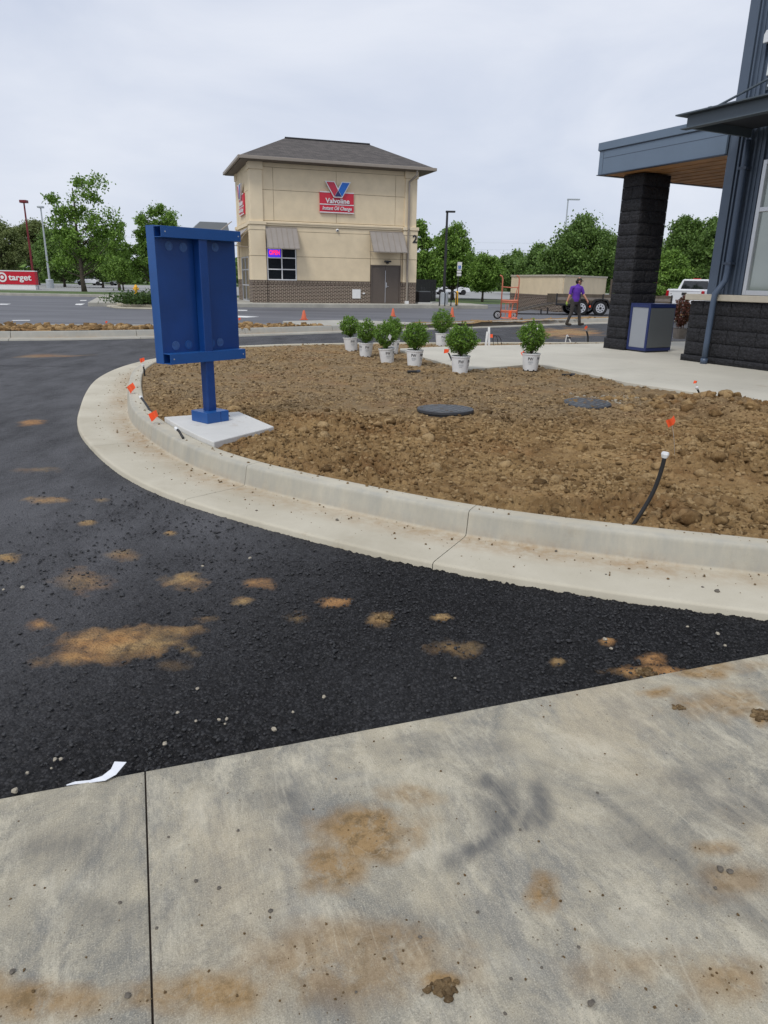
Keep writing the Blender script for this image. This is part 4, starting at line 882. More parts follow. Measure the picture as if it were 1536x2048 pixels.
v_, f_ = lumps(np.stack([xx, yy, soil_surface(xx, yy)+ss*.2], -1), ss, .6, .35); tag(link('gravel_patch', npmesh('gravel_patch', v_, f_), 'pebble_light'), 'pale gravel spilled round the half-buried lid', 'gravel', kind='stuff')
c = gp(1165, 806, .13); xx = c[0]+rng.normal(0, .12, 50); yy = c[1]+rng.normal(0, .06, 50); ss = rng.uniform(.012, .05, 50); v_, f_ = lumps(np.stack([xx, yy, .125+ss*.3], -1), ss, .75, .3, ICO2); me = npmesh('soil_clods', v_, f_); fattr(me, 'gray', np.full(len(v_), .5)); fattr(me, 'tone', np.full(len(v_), .4)); tag(link('soil_clods', me, 'clay_soil'), 'soil lumps lying against the half-buried lid', 'soil', kind='stuff')
def wire_flag(px, py, fx, fy, label, size=.06, tiltx=.2, z=.15, flat=False):
    p = gp(px, py, z); t_ = thing('marker_flag', (p[0], p[1], z-.03), label, 'marker flag', 'orange marker flags'); tp = aty(fx, fy, p[1])-np.array([p[0], p[1], z-.03])
    obj('wire', MB().tube([(0, 0, -.03), tuple(tp*.55+np.array([.005, 0, 0])), tuple(tp)], .0016, 5), 'frame_silver', t_)
    s_ = size*.95; mb = MB(); a = tp; n = 5; v = []; f = []; rr = math.sin(px*3.7)*.45+.35
    for i in range(n+1):
        for j in (0, 1):
            u_ = (i/n-.5)*1.35*s_+.28*s_*(j-.5); w_ = (j-.5)*1.15*s_*(1-.25*i/n); v.append((a[0]+u_*math.cos(rr)-w_*math.sin(rr), a[1]+.25*s_*math.sin(i*1.3+px), a[2]+u_*math.sin(rr)+w_*math.cos(rr)))
    f = [(2*i, 2*i+2, 2*i+3, 2*i+1) for i in range(n)]; mb.add(v, f); o = obj('flag', mb, 'orange_flag', t_); sd = o.modifiers.new('t', 'SOLIDIFY'); sd.thickness = .0004
    return t_
def hose(pts, label, r=.0125, capc=True):
    b0 = pts[0]; t_ = thing('irrigation_tube', b0, label, 'irrigation tube', 'black irrigation tubes'); P = [np.array(p)-np.array(b0) for p in pts]
    qq, _, _ = (None, None, None); P = np.array(P); tt = np.linspace(0, 1, len(P)); T = np.linspace(0, 1, 14); PP = np.stack([np.interp(T, tt, P[:, i]) for i in range(3)], -1)
    for _ in range(3): PP[1:-1] = .25*PP[:-2]+.5*PP[1:-1]+.25*PP[2:]
    obj('tube', MB().tube([tuple(p) for p in PP], r, 10), 'hose_black', t_, smooth=True)
    if capc:
        d_ = PP[-1]-PP[-2]; d_ /= np.linalg.norm(d_); obj('end_cap', MB().tube([tuple(PP[-1]-d_*.018), tuple(PP[-1]+d_*.004), tuple(PP[-1]+d_*.018)], [r*1.25, r*1.9, r*1.6], 6), 'white_plastic', t_)
    return t_
def hp_(px, py, Y): p = aty(px, py, Y); return (p[0], p[1], p[2])
b0 = gp(1260, 1052, .13); Y0 = b0[1]
hose([(b0[0], b0[1], .10), hp_(1290, 1015, Y0), hp_(1312, 975, Y0), hp_(1326, 930, Y0), hp_(1330, 910, Y0)], 'black irrigation tube with white cap standing up by the near curb')
c0 = gp(1343, 900, .15)
wire_flag(1352, 905, 1343, 843, 'large orange flag above the white-capped tube', .062, .05)
b0 = gp(1402, 795, .15); hose([(b0[0], b0[1], .10), hp_(1398, 785, b0[1]), hp_(1394, 776, b0[1])], 'short grey tube with white cap at the walk edge', .012)
wire_flag(1402, 793, 1391, 764, 'small faded orange flag over the walk edge', .035, .3)
b0 = gp(366, 868, .2); hose([(b0[0], b0[1], .16), hp_(358, 862, b0[1]+.05), hp_(353, 858, b0[1]+.08)], 'irrigation tube stub with white cap on the pad edge', .011)
wire_flag(333, 849, 307, 831, 'orange flag bent over the curb next to the pad', .072, -.3)
b0 = gp(304, 823, .15); hose([(b0[0], b0[1], .12), hp_(292, 808, b0[1]+.2), hp_(282, 795, b0[1]+.35)], 'black tube with white cap lying along the inside of the curb', .012)
wire_flag(272, 788, 262, 776, 'orange flag lying at the left inside of the curb', .08, -.3)
wire_flag(287, 735, 285, 720, 'distant thin orange flag where the curb turns behind the board', .06, .3)
b0 = gp(289, 748, .15); hose([(b0[0], b0[1], .12), hp_(288, 738, b0[1]), hp_(286, 731, b0[1])], 'small capped tube beside the far curb bend', .012)
wire_flag(905, 725, 893, 702, 'orange flag left of the nearest boxwood', .07, -.4); b0 = gp(907, 723, .15); hose([(b0[0], b0[1], .1), hp_(900, 712, b0[1]), hp_(897, 706, b0[1])], 'black tube stub beside the nearest boxwood', .014, False)
wire_flag(1050, 722, 1046, 706, 'orange flag behind the rightmost boxwood', .055, .3)
wire_flag(1172, 680, 1172, 655, 'orange flag on a black stake in front of the worker', .06, .2)
b0 = gp(1176, 684, .15); hose([(b0[0], b0[1], .1), hp_(1176, 672, b0[1]), hp_(1173, 662, b0[1])], 'black stake tube under the orange flag near the column', .022, False)
wire_flag(213, 652, 213, 644, 'tiny red flag on the verge left of the blue board', .05, .2); wire_flag(479, 648, 479, 638, 'red flag on the verge beside the board edge', .06, .1)
for px, py, l_ in ((826, 744, 'short dark pipe piece lying below the middle boxwood'), (1136, 748, 'short dark pipe piece lying by the walk corner')):
    p = gp(px, py, .16); z = float(soil_surface(np.array([p[0]]), np.array([p[1]]))[0]); t_ = thing('pipe_stub', (p[0], p[1], z), l_, 'pipe'); obj('pipe', MB().cyl((-.09, 0, .02), (.07, .03, .02), .022, n=12), 'hose_black', t_); obj('end_fitting', MB().cyl((.06, .028, .02), (.115, .038, .02), .03, n=12), 'lid_black', t_)
# white lath stake with wires
p = gp(977, 691, .15); t_ = thing('survey_stake', (p[0], p[1], .13), 'white lath stakes leaning together by the far walk edge', 'stake'); sc_ = lambda px, py: aty(px, py, p[1])-np.array([p[0], p[1], .13])
obj('lath', MB().hexa([tuple(sc_(978+a, yy)+np.array([0, e, 0])) for yy in (692, 654) for a, e in ((-2.2, 0), (2.2, 0), (2.2, .012), (-2.2, .012))]), 'white_paint', t_)
obj('lath', MB().hexa([tuple(sc_(x_, yy)+np.array([0, e-.03, 0])) for yy, x0 in ((692, 971), (663, 974.5)) for x_, e in ((x0-2, 0), (x0+2, 0), (x0+2, .012), (x0-2, .012))]), 'white_paint', t_)
obj('ribbon', MB().hexa([tuple(sc_(x_, yy)+np.array([0, e-.05, 0])) for yy in (675, 668) for x_, e in ((980, 0), (985, 0), (985, .006), (980, .006))]), 'orange_flag', t_)
for k, (xa, xb) in enumerate(((984, 987), (986, 996), (988, 1003))):
    o = tag(obj('loose_wire', MB().tube([tuple(aty(xa, 671, p[1])), tuple(aty((xa+xb)/2+2, 672, p[1]+.02)), tuple(aty(xb-1, 679, p[1]+.05)), tuple(np.array(gp(xb, 691, .13)))], .008, 6), 'hose_black', smooth=True), ('shortest', 'middle', 'longest')[k]+' black cable loop beside the white lath stakes', 'cable', 'cable loops by the stakes')
p = gp(1135, 682, .15); t_ = thing('spigot_box', (p[0], p[1], .13), 'small white utility stub with clamp near the walking worker', 'utility stub'); obj('leg', MB().tube([(-.05, 0, -.02), (-.03, 0, .17)], .012, 6), 'white_paint', t_); obj('leg', MB().tube([(.09, 0, -.02), (-.02, 0, .17)], .016, 6), 'white_paint', t_); obj('clamp', MB().box(-.03, .07, -.02, .02, .08, .12), 'dark_metal', t_)
# paper strip on the asphalt
p0 = gp(130, 1568, 0)
pc = [gp(x, y, 0.006+zz)-p0 for x, y, zz in [(133, 1569, -.03), (150, 1563, -.03), (180, 1560, -.01), (204, 1552, .004), (222, 1538, .012), (229, 1523, .014)]]
pw = [gp(x, y, 0.006+zz)-p0 for x, y, zz in [(133, 1571, -.03), (152, 1568, -.03), (182, 1565, -.005), (210, 1561, .004), (232, 1549, .006), (253, 1524, .014)]]
mb = MB(); v = []
for a, b_ in zip(pc, pw): v += [tuple(a), tuple(b_)]
mb.add(v, [(2*i, 2*i+1, 2*i+3, 2*i+2) for i in range(5)]); o = obj('paper_strip', mb, 'paper', loc=tuple(p0)); o.modifiers.new('s', 'SOLIDIFY').thickness = .0012; 
tag(o, 'crumpled strip of white paper at the slab edge', 'paper')
# pebbles
def pebbles(lst, mt, label, group, z):
    for i, (px, py, s_) in enumerate(lst):
        p = gp(px, py, z); v, f = lumps(np.zeros((1, 3)), np.array([s_*.72]), .7, .24, ICO2); mb = MB(); mb.add(v, f); o = obj('pebble', mb, mt, loc=(p[0], p[1], z+s_*.3)); tag(o, label, 'pebble', group)
pebbles([(438, 1777, .0085), (392, 1763, .008), (541, 1823, .009), (476, 1662, .007), (337, 1675, .006), (540, 1700, .005), (313, 1857, .006), (240, 1806, .007), (25, 1945, .010), (255, 1993, .011), (712, 1985, .005), (1182, 2008, .012), (1022, 1958, .006), (1157, 1895, .006), (1083, 1936, .005), (955, 1825, .006), (1430, 1777, .007), (1440, 1740, .014), (1460, 1745, .012), (840, 1875, .006), (1010, 2028, .006), (1195, 1586, .006), (1040, 1660, .006)], 'pebble_dark', 'small dark pebble lying on the stained foreground slab', 'pebbles on the slab', .0)
pebbles([(110, 1520, .012), (122, 1519, .010), (55, 1547, .010), (30, 1584, .018), (103, 1537, .006), (395, 1378, .010), (392, 1443, .008), (438, 1440, .010), (453, 1439, .011), (450, 1449, .008), (330, 1489, .012), (648, 1395, .012), (355, 1426, .009), (586, 1425, .008), (548, 1460, .013), (910, 1357, .008), (1435, 1268, .012), (1450, 1292, .011), (1375, 1254, .009), (1210, 1280, .014), (1222, 1298, .011), (7, 1180, .010), (45, 1176, .015), (405, 1133, .012), (500, 1117, .013)], 'pebble_light', 'pale pebble on the black asphalt', 'pale pebbles on the asphalt', AZ+.012)
pebbles([(674, 1041, .016), (1434, 1184, .018), (1112, 1103, .012), (1405, 1175, .010), (1407, 1153, .008), (1212, 1150, .008), (990, 1043, .013), (513, 1022, .012), (630, 1000, .011)], 'pebble_dark', 'small brown stone lying in the concrete gutter', 'stones in the gutter', -.006)
def mud(px, py, r, label, z=0.):
    p = gp(px, py, z); n = 60; a = rng.normal(0, r*.32, (n, 2)); S = r*rng.uniform(.08, .24, n); a[0] = 0; S[0] = r*.75; zz_ = S*.3; zz_[0] = -r*.32; v, f = lumps(np.stack([a[:, 0], a[:, 1]*.8, zz_], -1), S, .6, .3, ICO2); me = npmesh('mud_clump', v, f); fattr(me, 'gray', np.full(len(v), .6)); fattr(me, 'tone', np.repeat(rng.uniform(.1, .7, n), 42)); tag(link('mud_clump', me, 'clay_soil', None, tuple(p)), label, 'mud clump')
mud(885, 1978, .045, 'crumbly clay clump near the bottom edge of the slab'); mud(1525, 1432, .06, 'dark mud clump on the slab at the right picture edge'); mud(1357, 1415, .03, 'small mud clump on the slab below the asphalt edge')
mud(775, 1236, .05, 'orange clay lump stuck to the black asphalt', AZ+.006); mud(1290, 1346, .06, 'flat clay lump on the asphalt along the slab edge', AZ+.006)
# ================================================================== OIL CHANGE BUILDING
L_ = gp(506, 605, .15); R__ = aty(830, 607, 47.); vd = (R__-L_)[:2]; vd /= np.linalg.norm(vd); VRZ = math.atan2(vd[1], vd[0]); VW = 10.24; VD = 6.35; vp = np.array([-vd[1], vd[0]])
def vw(x, y): return L_[:2]+vd*x+vp*y
# its concrete apron
ap = [vw(-9, -1.55), vw(VW+1.0, -1.75), vw(VW+4.2, -1.9), vw(VW+4.6, 1.6), vw(VW+1.4, 9), vw(-9, 12)]
tag(obj('building_apron', MB().prism([tuple(p) for p in ap], -.1, .15), 'far_curb_concrete', bevel=.03), kind='structure')
vb = thing('oil_change_building', (L_[0], L_[1], .15), 'two-storey tan stucco building with dark brick base and hipped roof', 'building', rz=VRZ)
obj('wall_core', MB().box(.10, VW-.10, .10, VD-.1, 0, 7.6), 'groove', vb)
def panel(x0, x1, z0, z1, y=.06, mt='stucco_tan', g=.011, nm='stucco_panel'):
    obj(nm, MB().box(x0+g, x1-g, y, .12, z0+g, z1-g), mt, vb)
WX0, WX1, WZ0, WZ1 = .92, 2.66, 1.28, 3.98; DX0, DX1, DZ = 7.28, 9.22, 2.20
for x0, x1 in ((.70, 1.40), (1.40, 5.12), (5.12, 8.8), (8.8, 9.46)):
    for z0, z1 in ((4.55, 6.18), (6.18, 7.36)): panel(x0, x1, z0, z1)
panel(.86, 9.34, 7.36, 7.6)
panel(.86, WX0-.01, 1.28, 4.0); panel(WX1+.02, DX0-.01, 2.62, 4.0); panel(WX1+.02, DX0-.02, 1.28, 2.62); panel(DX0-.01, DX1+.01, 2.62, 4.0); panel(DX0-.01, DX1+.01, DZ+.06, 2.62); panel(DX1+.02, 9.34, 1.28, 2.62); panel(DX1+.02, 9.34, 2.62, 4.0); panel(.86, 9.34, 4.0, 4.28)
obj('belt_course', MB().box(.84, 9.36, .0, .12, 4.29, 4.53).box(.84, 9.36, -.05, .12, 4.40, 4.50), 'stucco_trim', vb, bevel=.012)
# corner piers, front and side
def pier(x0, x1, y0, y1):
    o = obj('corner_pier', MB().box(x0, x1, y0, y1, 1.28, 2.62-.012).box(x0, x1, y0, y1, 2.62+.012, 4.02), 'stucco_trim', vb)
    obj('pier_cap', MB().box(x0-.02, x1+.02, y0-.02, y1+.02, 4.03, 4.30).box(x0-.07, x1+.07, y0-.07, y1+.07, 4.31, 4.50), 'stucco_trim', o, bevel=.015)
    obj('pier_shaft', MB().box(x0+.06, x1-.08, y0+.05, y1-.05, 4.50, 7.20).box(x0+.01, x1-.02, y0, y1, 7.21, 7.6), 'stucco_trim', o, bevel=.012)
    obj('brick_pier', MB().box(x0+.005, x1-.005, y0+.005, y1, 0, 1.05), 'dark_brick', o); obj('soldier_course', MB().box(x0, x1, y0, y1, 1.05, 1.28), 'soldier_brick', o)
pier(0, .85, -.08, .8); pier(9.35, VW, -.08, .8); pier(0, .85, VD-.8, VD); pier(9.35, VW, VD-.8, VD)
# side walls
for z0, z1 in ((2.63, 4.28), (4.55, 6.18), (6.18, 7.6)): obj('stucco_panel', MB().box(.07, .12, .81, VD-.81, z0+.01, z1-.01), 'stucco_tan', vb)
obj('belt_course', MB().box(-.02, .12, .82, VD-.82, 4.29, 4.50), 'stucco_trim', vb)
obj('stucco_panel', MB().box(VW-.12, VW-.06, .81, VD-.81, 1.28, 7.6), 'stucco_tan', vb); obj('brick_base', MB().box(VW-.12, VW-.05, .81, VD-.81, 0, 1.27), 'dark_brick', vb)
obj('brick_base', MB().box(.855, DX0-.012, .02, .12, 0, 1.05), 'dark_brick', vb); obj('brick_base', MB().box(DX1+.012, 9.345, .02, .12, 0, 1.05), 'dark_brick', vb)
obj('soldier_course', MB().box(.855, DX0-.012, .01, .12, 1.05, 1.275), 'soldier_brick', vb); obj('soldier_course', MB().box(DX1+.012, 9.345, .01, .12, 1.05, 1.275), 'soldier_brick', vb)
# roof
E0x, E1x, E0y, E1y, EZ, RZ_ = -.52, VW+.78, -.62, VD+.55, 7.78, 9.42; RX0, RX1, RY = 2.75, 8.1, (VD)/2
rf = obj('roof', MB().add([(E0x, E0y, EZ), (E1x, E0y, EZ), (E1x, E1y, EZ), (E0x, E1y, EZ), (RX0, RY, RZ_), (RX1, RY, RZ_)], [(0, 1, 5, 4), (1, 2, 5), (2, 3, 4, 5), (3, 0, 4)]), 'shingle', vb)
obj('ridge_cap', MB().tube([(RX0, RY, RZ_+.01), (RX1, RY, RZ_+.01)], .07, 6), 'fence_dark', rf)
obj('soffit', MB().box(E0x+.05, E1x-.05, E0y+.05, E1y-.05, 7.60, 7.66), 'soffit_taupe', rf)
for nm, a in (('gutter', (E0x-.1, E1x+.1, E0y-.11, E0y+.02, 7.62, 7.79)), ('gutter', (E0x-.1, E0x+.02, E0y+.021, E1y, 7.62, 7.79)), ('gutter', (E1x-.02, E1x+.1, E0y+.021, E1y, 7.62, 7.79)), ('gutter', (E0x+.021, E1x-.021, E1y-.02, E1y+.1, 7.62, 7.79))): obj(nm, MB().box(*a), 'gutter_taupe', rf, bevel=.02)
ds = MB(); ds.tube([(9.92, E0y+.05, 7.62), (9.92, E0y+.06, 7.35), (9.60, -.16, 7.02), (9.60, -.16, 6.7), (9.60, -.16, 4.6), (9.60, -.20, 4.4), (9.60, -.16, 4.0), (9.60, -.16, .2)], .065, 8); obj('downspout', ds, 'gutter_taupe', vb)
obj('downspout_boot', MB().box(9.50, 9.72, -.26, -.06, 0, .17), 'white_paint', vb)
# window with frame and panes
wn = thing  # (window is a part)
wf = MB(); yy0, yy1 = .03, .11
for x in (WX0, (WX0+WX1)/2-.03, WX1-.06): wf.box(x, x+.06, yy0, yy1, WZ0, WZ1)
for z in (1.28, 1.86, 2.50, 3.12, 3.92):
    for x0, x1 in ((WX0+.061, (WX0+WX1)/2-.031), ((WX0+WX1)/2+.031, WX1-.061)): wf.box(x0, x1, yy0, yy1, z, z+.06)
wdw = obj('window', MB().box(WX0+.001, WX1-.001, .091, .099, WZ0, WZ1), 'interior', vb)
obj('window_frame', wf, 'white_paint', wdw)
for i, (x0, x1) in enumerate(((WX0+.061, (WX0+WX1)/2-.031), ((WX0+WX1)/2+.031, WX1-.061))):
    for z0, z1 in ((1.34, 1.86), (1.92, 2.50), (2.56, 3.12), (3.18, 3.92)): obj('pane', MB().box(x0, x1, .062, .070, z0, z1), 'glass_dark', wdw)
# lit sign in the window
on = thing('open_sign', tuple(np.r_[vw(WX0+.07, -.02), .15+2.56]), 'lit red and blue open sign in the window of the tan building', 'neon sign', rz=VRZ)
obj('backing', MB().box(0, .74, .02, .05, 0, .50), 'neon_blue', on, bevel=.02)
v, f = text_geo('OPEN', .34, .012, 0, .012, .62); obj('lettering', MB().add([(.06+p[0], .012-p[2], .14+p[1]) for p in v], f), 'neon_red', on)
obj('top_glow_tube', MB().tube([(.05, .0, .45), (.70, .0, .45)], .02, 6), 'white_plastic', on)
# double door
dr = obj('door', MB().box(DX0+.07, (DX0+DX1)/2-.006, .05, .10, .02, DZ), 'door_brown', vb); d2 = obj('door', MB().box((DX0+DX1)/2+.006, DX1-.07, .05, .10, .02, DZ), 'door_brown', vb)
obj('door_frame', MB().box(DX0, DX0+.066, .0, .12, 0, DZ+.06).box(DX1-.066, DX1, .0, .12, 0, DZ+.06).box(DX0+.067, DX1-.067, .0, .12, DZ+.004, DZ+.06), 'door_brown', vb)
obj('handle', MB().box((DX0+DX1)/2+.03, (DX0+DX1)/2+.08, .02, .05, .95, 1.25).tube([((DX0+DX1)/2+.06, .0, 1.02), ((DX0+DX1)/2+.19, .0, 1.02)], .016, 6), 'frame_silver', d2)
obj('astragal', MB().box((DX0+DX1)/2-.02, (DX0+DX1)/2+.004, .035, .0495, .05, 1.95), 'frame_silver', dr)
obj('wall_lamp', MB().box(8.15, 8.55, -.16, .06, 2.44, 2.54).box(8.27, 8.43, -.08, .06, 2.36, 2.44), 'dark_metal', vb, bevel=.02)
obj('camera_dome', MB().tube([(5.17, .06, 4.16), (5.17, -.02, 4.16), (5.17, -.06, 4.15)], [.09, .085, .05], 12), 'white_plastic', vb); obj('camera_lens', MB().tube([(5.17, -.061, 4.14), (5.17, -.08, 4.135)], [.045, .03], 10), 'dark_metal', vb)
obj('meter_panel', MB().box(6.10, 6.63, -.02, .02, .28, .82), 'white_paint', vb, bevel=.01); obj('outlet_box', MB().box(6.76, 6.90, -.02, .02, .55, .63), 'white_paint', vb)
text_wall('house_number', '2', .62, 9.92, 3.62, -.085, .02, 'dark_metal', vb, offset=.02)
# standing seam awnings
def awning(x0, x1, zt, zb, out, skew=0.):
    a = obj('awning', MB().box(x0, x1, .0, .055, zt, zt+.07), 'gutter_taupe', vb); n = 6; w_ = (x1-x0)/n
    for i in range(n):
        xa, xb = x0+i*w_+.006, x0+(i+1)*w_-.006
        obj('awning_panel', MB().hexa([(xa, .0, zt-.012), (xb, .0, zt-.012), (xb, .0, zt), (xa, .0, zt)][:0] or [(xa, -.02, zt-.02), (xb, -.02, zt-.02), (xb, -out, zb-.02), (xa, -out, zb-.02), (xa, -.02, zt), (xb, -.02, zt), (xb, -out, zb), (xa, -out, zb)]), 'seam_metal', a)
    for i in range(n+1):
        xs2 = x0+i*w_; xs2 = min(max(xs2, x0+.013), x1-.013)
        obj('seam', MB().hexa([(xs2-.012, -.02, zt+.001), (xs2+.012, -.02, zt+.001), (xs2+.012, -out-.005, zb+.001), (xs2-.012, -out-.005, zb+.001), (xs2-.012, -.02, zt+.04), (xs2+.012, -.02, zt+.04), (xs2+.012, -out-.005, zb+.04), (xs2-.012, -out-.005, zb+.04)]), 'gutter_taupe', a)
    for xx in (x0+.03, x1-.03): obj('bracket', MB().tube([(xx, .02, zb+.02), (xx, -out+.03, zb-.02)], .022, 6).tube([(xx, .02, zt-.06), (xx, -out+.03, zb-.02)], .022, 6), 'gutter_taupe', a)
    obj('front_lip', MB().box(x0, x1, -out-.02, -out-.006, zb-.06, zb-.005), 'gutter_taupe', a)
awning(.86, 2.72, 4.16, 3.05, .78); awning(7.18, 9.36, 4.14, 3.03, .80)
# side entry: glazed bay under a side awning
obj('brick_base', MB().box(.02, .12, .81, 1.5, 0, 1.28).box(.02, .12, 4.6, VD-.81, 0, 1.28), 'dark_brick', vb)
sf = obj('storefront', MB().box(.101, .112, 1.51, 4.59, 0, 2.62), 'interior', vb)
obj('storefront_frame', MB().box(.03, .10, 1.51, 1.58, 0, 2.62).box(.03, .10, 4.52, 4.59, 0, 2.62).box(.03, .10, 3.0, 3.07, 0, 2.62).box(.031, .099, 1.58, 4.52, 0, .08).box(.031, .099, 1.58, 4.52, .92, 1.0).box(.031, .099, 1.58, 4.52, 1.82, 1.90).box(.031, .099, 1.58, 4.52, 2.54, 2.62), 'frame_silver', sf)
for y0, y1 in ((1.585, 2.995), (3.075, 4.515)):
    for z0, z1 in ((.085, .915), (1.005, 1.815), (1.905, 2.535)): obj('pane', MB().box(.06, .068, y0, y1, z0, z1), 'glass_dark', sf)
for z0, z1 in ((1.285, 2.62),):
    obj('stucco_panel', MB().box(.07, .12, .81, 1.5, z0, z1), 'stucco_tan', vb); obj('stucco_panel', MB().box(.07, .12, 4.6, VD-.81, z0, z1), 'stucco_tan', vb)
aw = obj('side_awning', MB().hexa([(-.02, .9, 4.12), (-.02, VD-.9, 4.12), (-1.0, VD-.9, 3.2), (-1.0, .9, 3.2), (-.02, .9, 4.16), (-.02, VD-.9, 4.16), (-1.0, VD-.9, 3.24), (-1.0, .9, 3.24)]), 'seam_metal', vb)
obj('bracket', MB().tube([(.0, .93, 3.1), (-.96, .93, 3.2)], .025, 6).tube([(.0, .93, 4.05), (-.7, .93, 3.2)], .02, 6), 'gutter_taupe', aw)
# brand sign, on the front and again on the left side
def vsign(side, x0, z0, label, loc, rz):
    t_ = thing('wall_sign', loc, label, 'wall sign', 'shop signs on the tan building', rz=rz)
    W_, H_ = 2.06, 1.15
    bk = obj('red_board', MB().box(0, W_, -.10, 0, 0, H_), 'sign_red', t_, bevel=.01)
    for za, zb_ in ((0, .055), (.435, .485), (H_-.055, H_)):
        if za > 1: 
            obj('white_bar', MB().box(-.01, .60, -.115, -.101, za, zb_), 'white_plastic', bk); obj('white_bar', MB().box(1.47, W_+.01, -.115, -.101, za, zb_), 'white_plastic', bk)
        else: obj('white_bar', MB().box(-.01, W_+.01, -.115, -.101, za, zb_), 'white_plastic', bk)
    O = [(.29, 1.70), (.86, 1.70), (1.075, 1.33), (1.30, 1.70), (1.85, 1.70), (1.33, .84), (.82, .84)]
    vo = obj('emblem', MB().xprism(O, -.22, -.12), 'white_plastic', t_)
    obj('emblem_red', MB().xprism([(.375, 1.65), (.832, 1.65), (1.06, 1.235), (.842, .89)], -.235, -.221), 'vee_red', vo)
    obj('emblem_blue', MB().xprism([(1.09, 1.235), (1.325, 1.65), (1.765, 1.65), (1.308, .89)], -.235, -.221), 'vee_blue', vo)
    obj('emblem_navy', MB().xprism([(1.075, 1.21), (1.288, .89), (.862, .89)], -.235, -.221), 'vee_navy', vo)
    v, f = text_geo('Valvoline', .38, .02, 0, .007, 1.46); obj('lettering', MB().add([(.33+p[0], -.135-p[2], .535+p[1]) for p in v], f), 'white_plastic', t_)
    v, f = text_geo('Instant Oil Change', .25, .012, .25, .004, 1.78); obj('lettering', MB().add([(.15+p[0], -.125-p[2], .165+p[1]*1.12) for p in v], f), 'white_plastic', t_)
    return t_
vsign(False, 0, 0, 'red and blue emblem sign on the front of the tan building', tuple(np.r_[vw(4.10, .058), .15+5.10]), VRZ)
vsign(True, 0, 0, 'same emblem sign seen edge-on on the left side wall', tuple(np.r_[vw(.068, 4.15), .15+5.0]), VRZ-math.pi/2)
# the low service wing behind
wg = thing('service_wing', tuple(np.r_[vw(0, 0), .15]), 'low grey-roofed service wing behind the tan building', 'building', rz=VRZ)
obj('wall', MB().box(-2.5, -.9, VD+2.6, VD+8.5, 0, topz(430, 443.5, vw(-2, VD+3.4))-1.2), 'stucco_tan', wg)
zw = topz(430, 443.5, vw(-2, VD+3.4))-.15
obj('roof', MB().hexa([(-3.0, VD+1.9, zw-1.0), (-.15, VD+1.9, zw-1.0), (-.15, VD+9, zw-1.0), (-3.0, VD+9, zw-1.0), (-2.0, VD+3.4, zw), (-.15, VD+3.4, zw), (-.15, VD+8, zw), (-2.0, VD+8, zw)]), 'grey_and_bin_shade', wg)
obj('bay_awning', MB().hexa([(-1.3, VD+.3, zw-1.0), (-.2, VD+.3, zw-.15), (-.2, VD+1.8, zw-.15), (-1.3, VD+1.8, zw-1.0), (-1.3, VD+.3, zw-.95), (-.2, VD+.3, zw-.10), (-.2, VD+1.8, zw-.10), (-1.3, VD+1.8, zw-.95)]), 'gutter_taupe', wg)
obj('garage_door', MB().box(-2.4, -1.2, VD+2.5, VD+2.59, 0, 2.7), 'frame_silver', wg)
# condenser, hoops, bollard, lamp pole, sign beside it
p = vw(VW+.75, .5); cu2 = thing('condenser_unit', (p[0], p[1], .15), 'dark grey air conditioning unit at the corner of the tan building', 'air conditioner', rz=VRZ)
obj('pad', MB().box(-.5, .45, -.4, .4, 0, .08), 'pad_concrete', cu2); cb = obj('cabinet', MB().box(-.42, .36, -.35, .35, .08, .72), 'dark_metal', cu2, bevel=.03)
for i in range(8): obj('louver', MB().box(-.40, .34, -.362, -.352, .13+i*.07, .16+i*.07), 'fence_dark', cb)
obj('top_grille', MB().box(-.42, .36, -.35, .35, .722, .76), 'grey_and_bin_shade', cb, bevel=.02)
def hoop(px, label):
    p = gp(px, 612, .15); t_ = thing('bike_hoop', (p[0], p[1], .15), label, 'bike rack', 'black bike hoops')
    pts = [(-.16, 0, 0), (-.16, 0, .62)]+[(-.16*math.cos(a), 0, .66+.16*math.sin(a)) for a in np.linspace(.1, math.pi-.1, 9)]+[(.16, 0, .62), (.16, 0, 0)]
    obj('bent_tube', MB().tube(pts, .032, 8), 'dark_metal', t_, smooth=True)
    for s_ in (-.16, .16): obj('foot_plate', MB().box(s_-.07, s_+.07, -.07, .07, 0, .015), 'dark_metal', t_)
hoop(884, 'black bike hoop nearer the tan building'); hoop(907, 'black bike hoop in front of the yellow bollard')
p = gp(913, 610.5, .15); bl = thing('bollard', (p[0], p[1], .15), 'yellow bollard behind the right bike hoop', 'bollard'); obj('post', MB().lathe([(.08, 0), (.08, .78), (.06, .82), (.02, .835)], 14), 'yellow_paint', bl); obj('base_collar', MB().lathe([(.11, 0), (.11, .03), (.085, .05)], 14), 'dark_metal', bl)
p = gp(887, 609, .15); lp = thing('lamp_pole', (p[0], p[1], .10), 'black lamp pole with a single head right of the tan building', 'street lamp'); ht = topz(897, 424, p)-.1
obj('footing', MB().lathe([(.28, 0), (.28, .75), (.26, .78)], 16), 'pole_grey', lp); obj('shaft', MB().tube([(0, 0, .75), (0, 0, ht)], [.09, .065], 8), 'dark_metal', lp); obj('lamp_head', MB().box(-.1, .48, -.12, .12, ht-.03, ht+.07), 'dark_metal', lp, bevel=.02)
p = gp(913, 606, .15); hs = thing('parking_sign', (p[0], p[1], .15), 'white accessible parking sign with two small plates on a thin post', 'sign'); zz = lambda y: topz(913, y, p)-.15
obj('post', MB().tube([(0, 0, 0), (.06, 0, zz(526))], .03, 6), 'dark_metal', hs); wid = .15
pl = obj('sign_plate', MB().box(-.06, .24, -.05, -.035, zz(539.5), zz(524)), 'white_paint', hs)
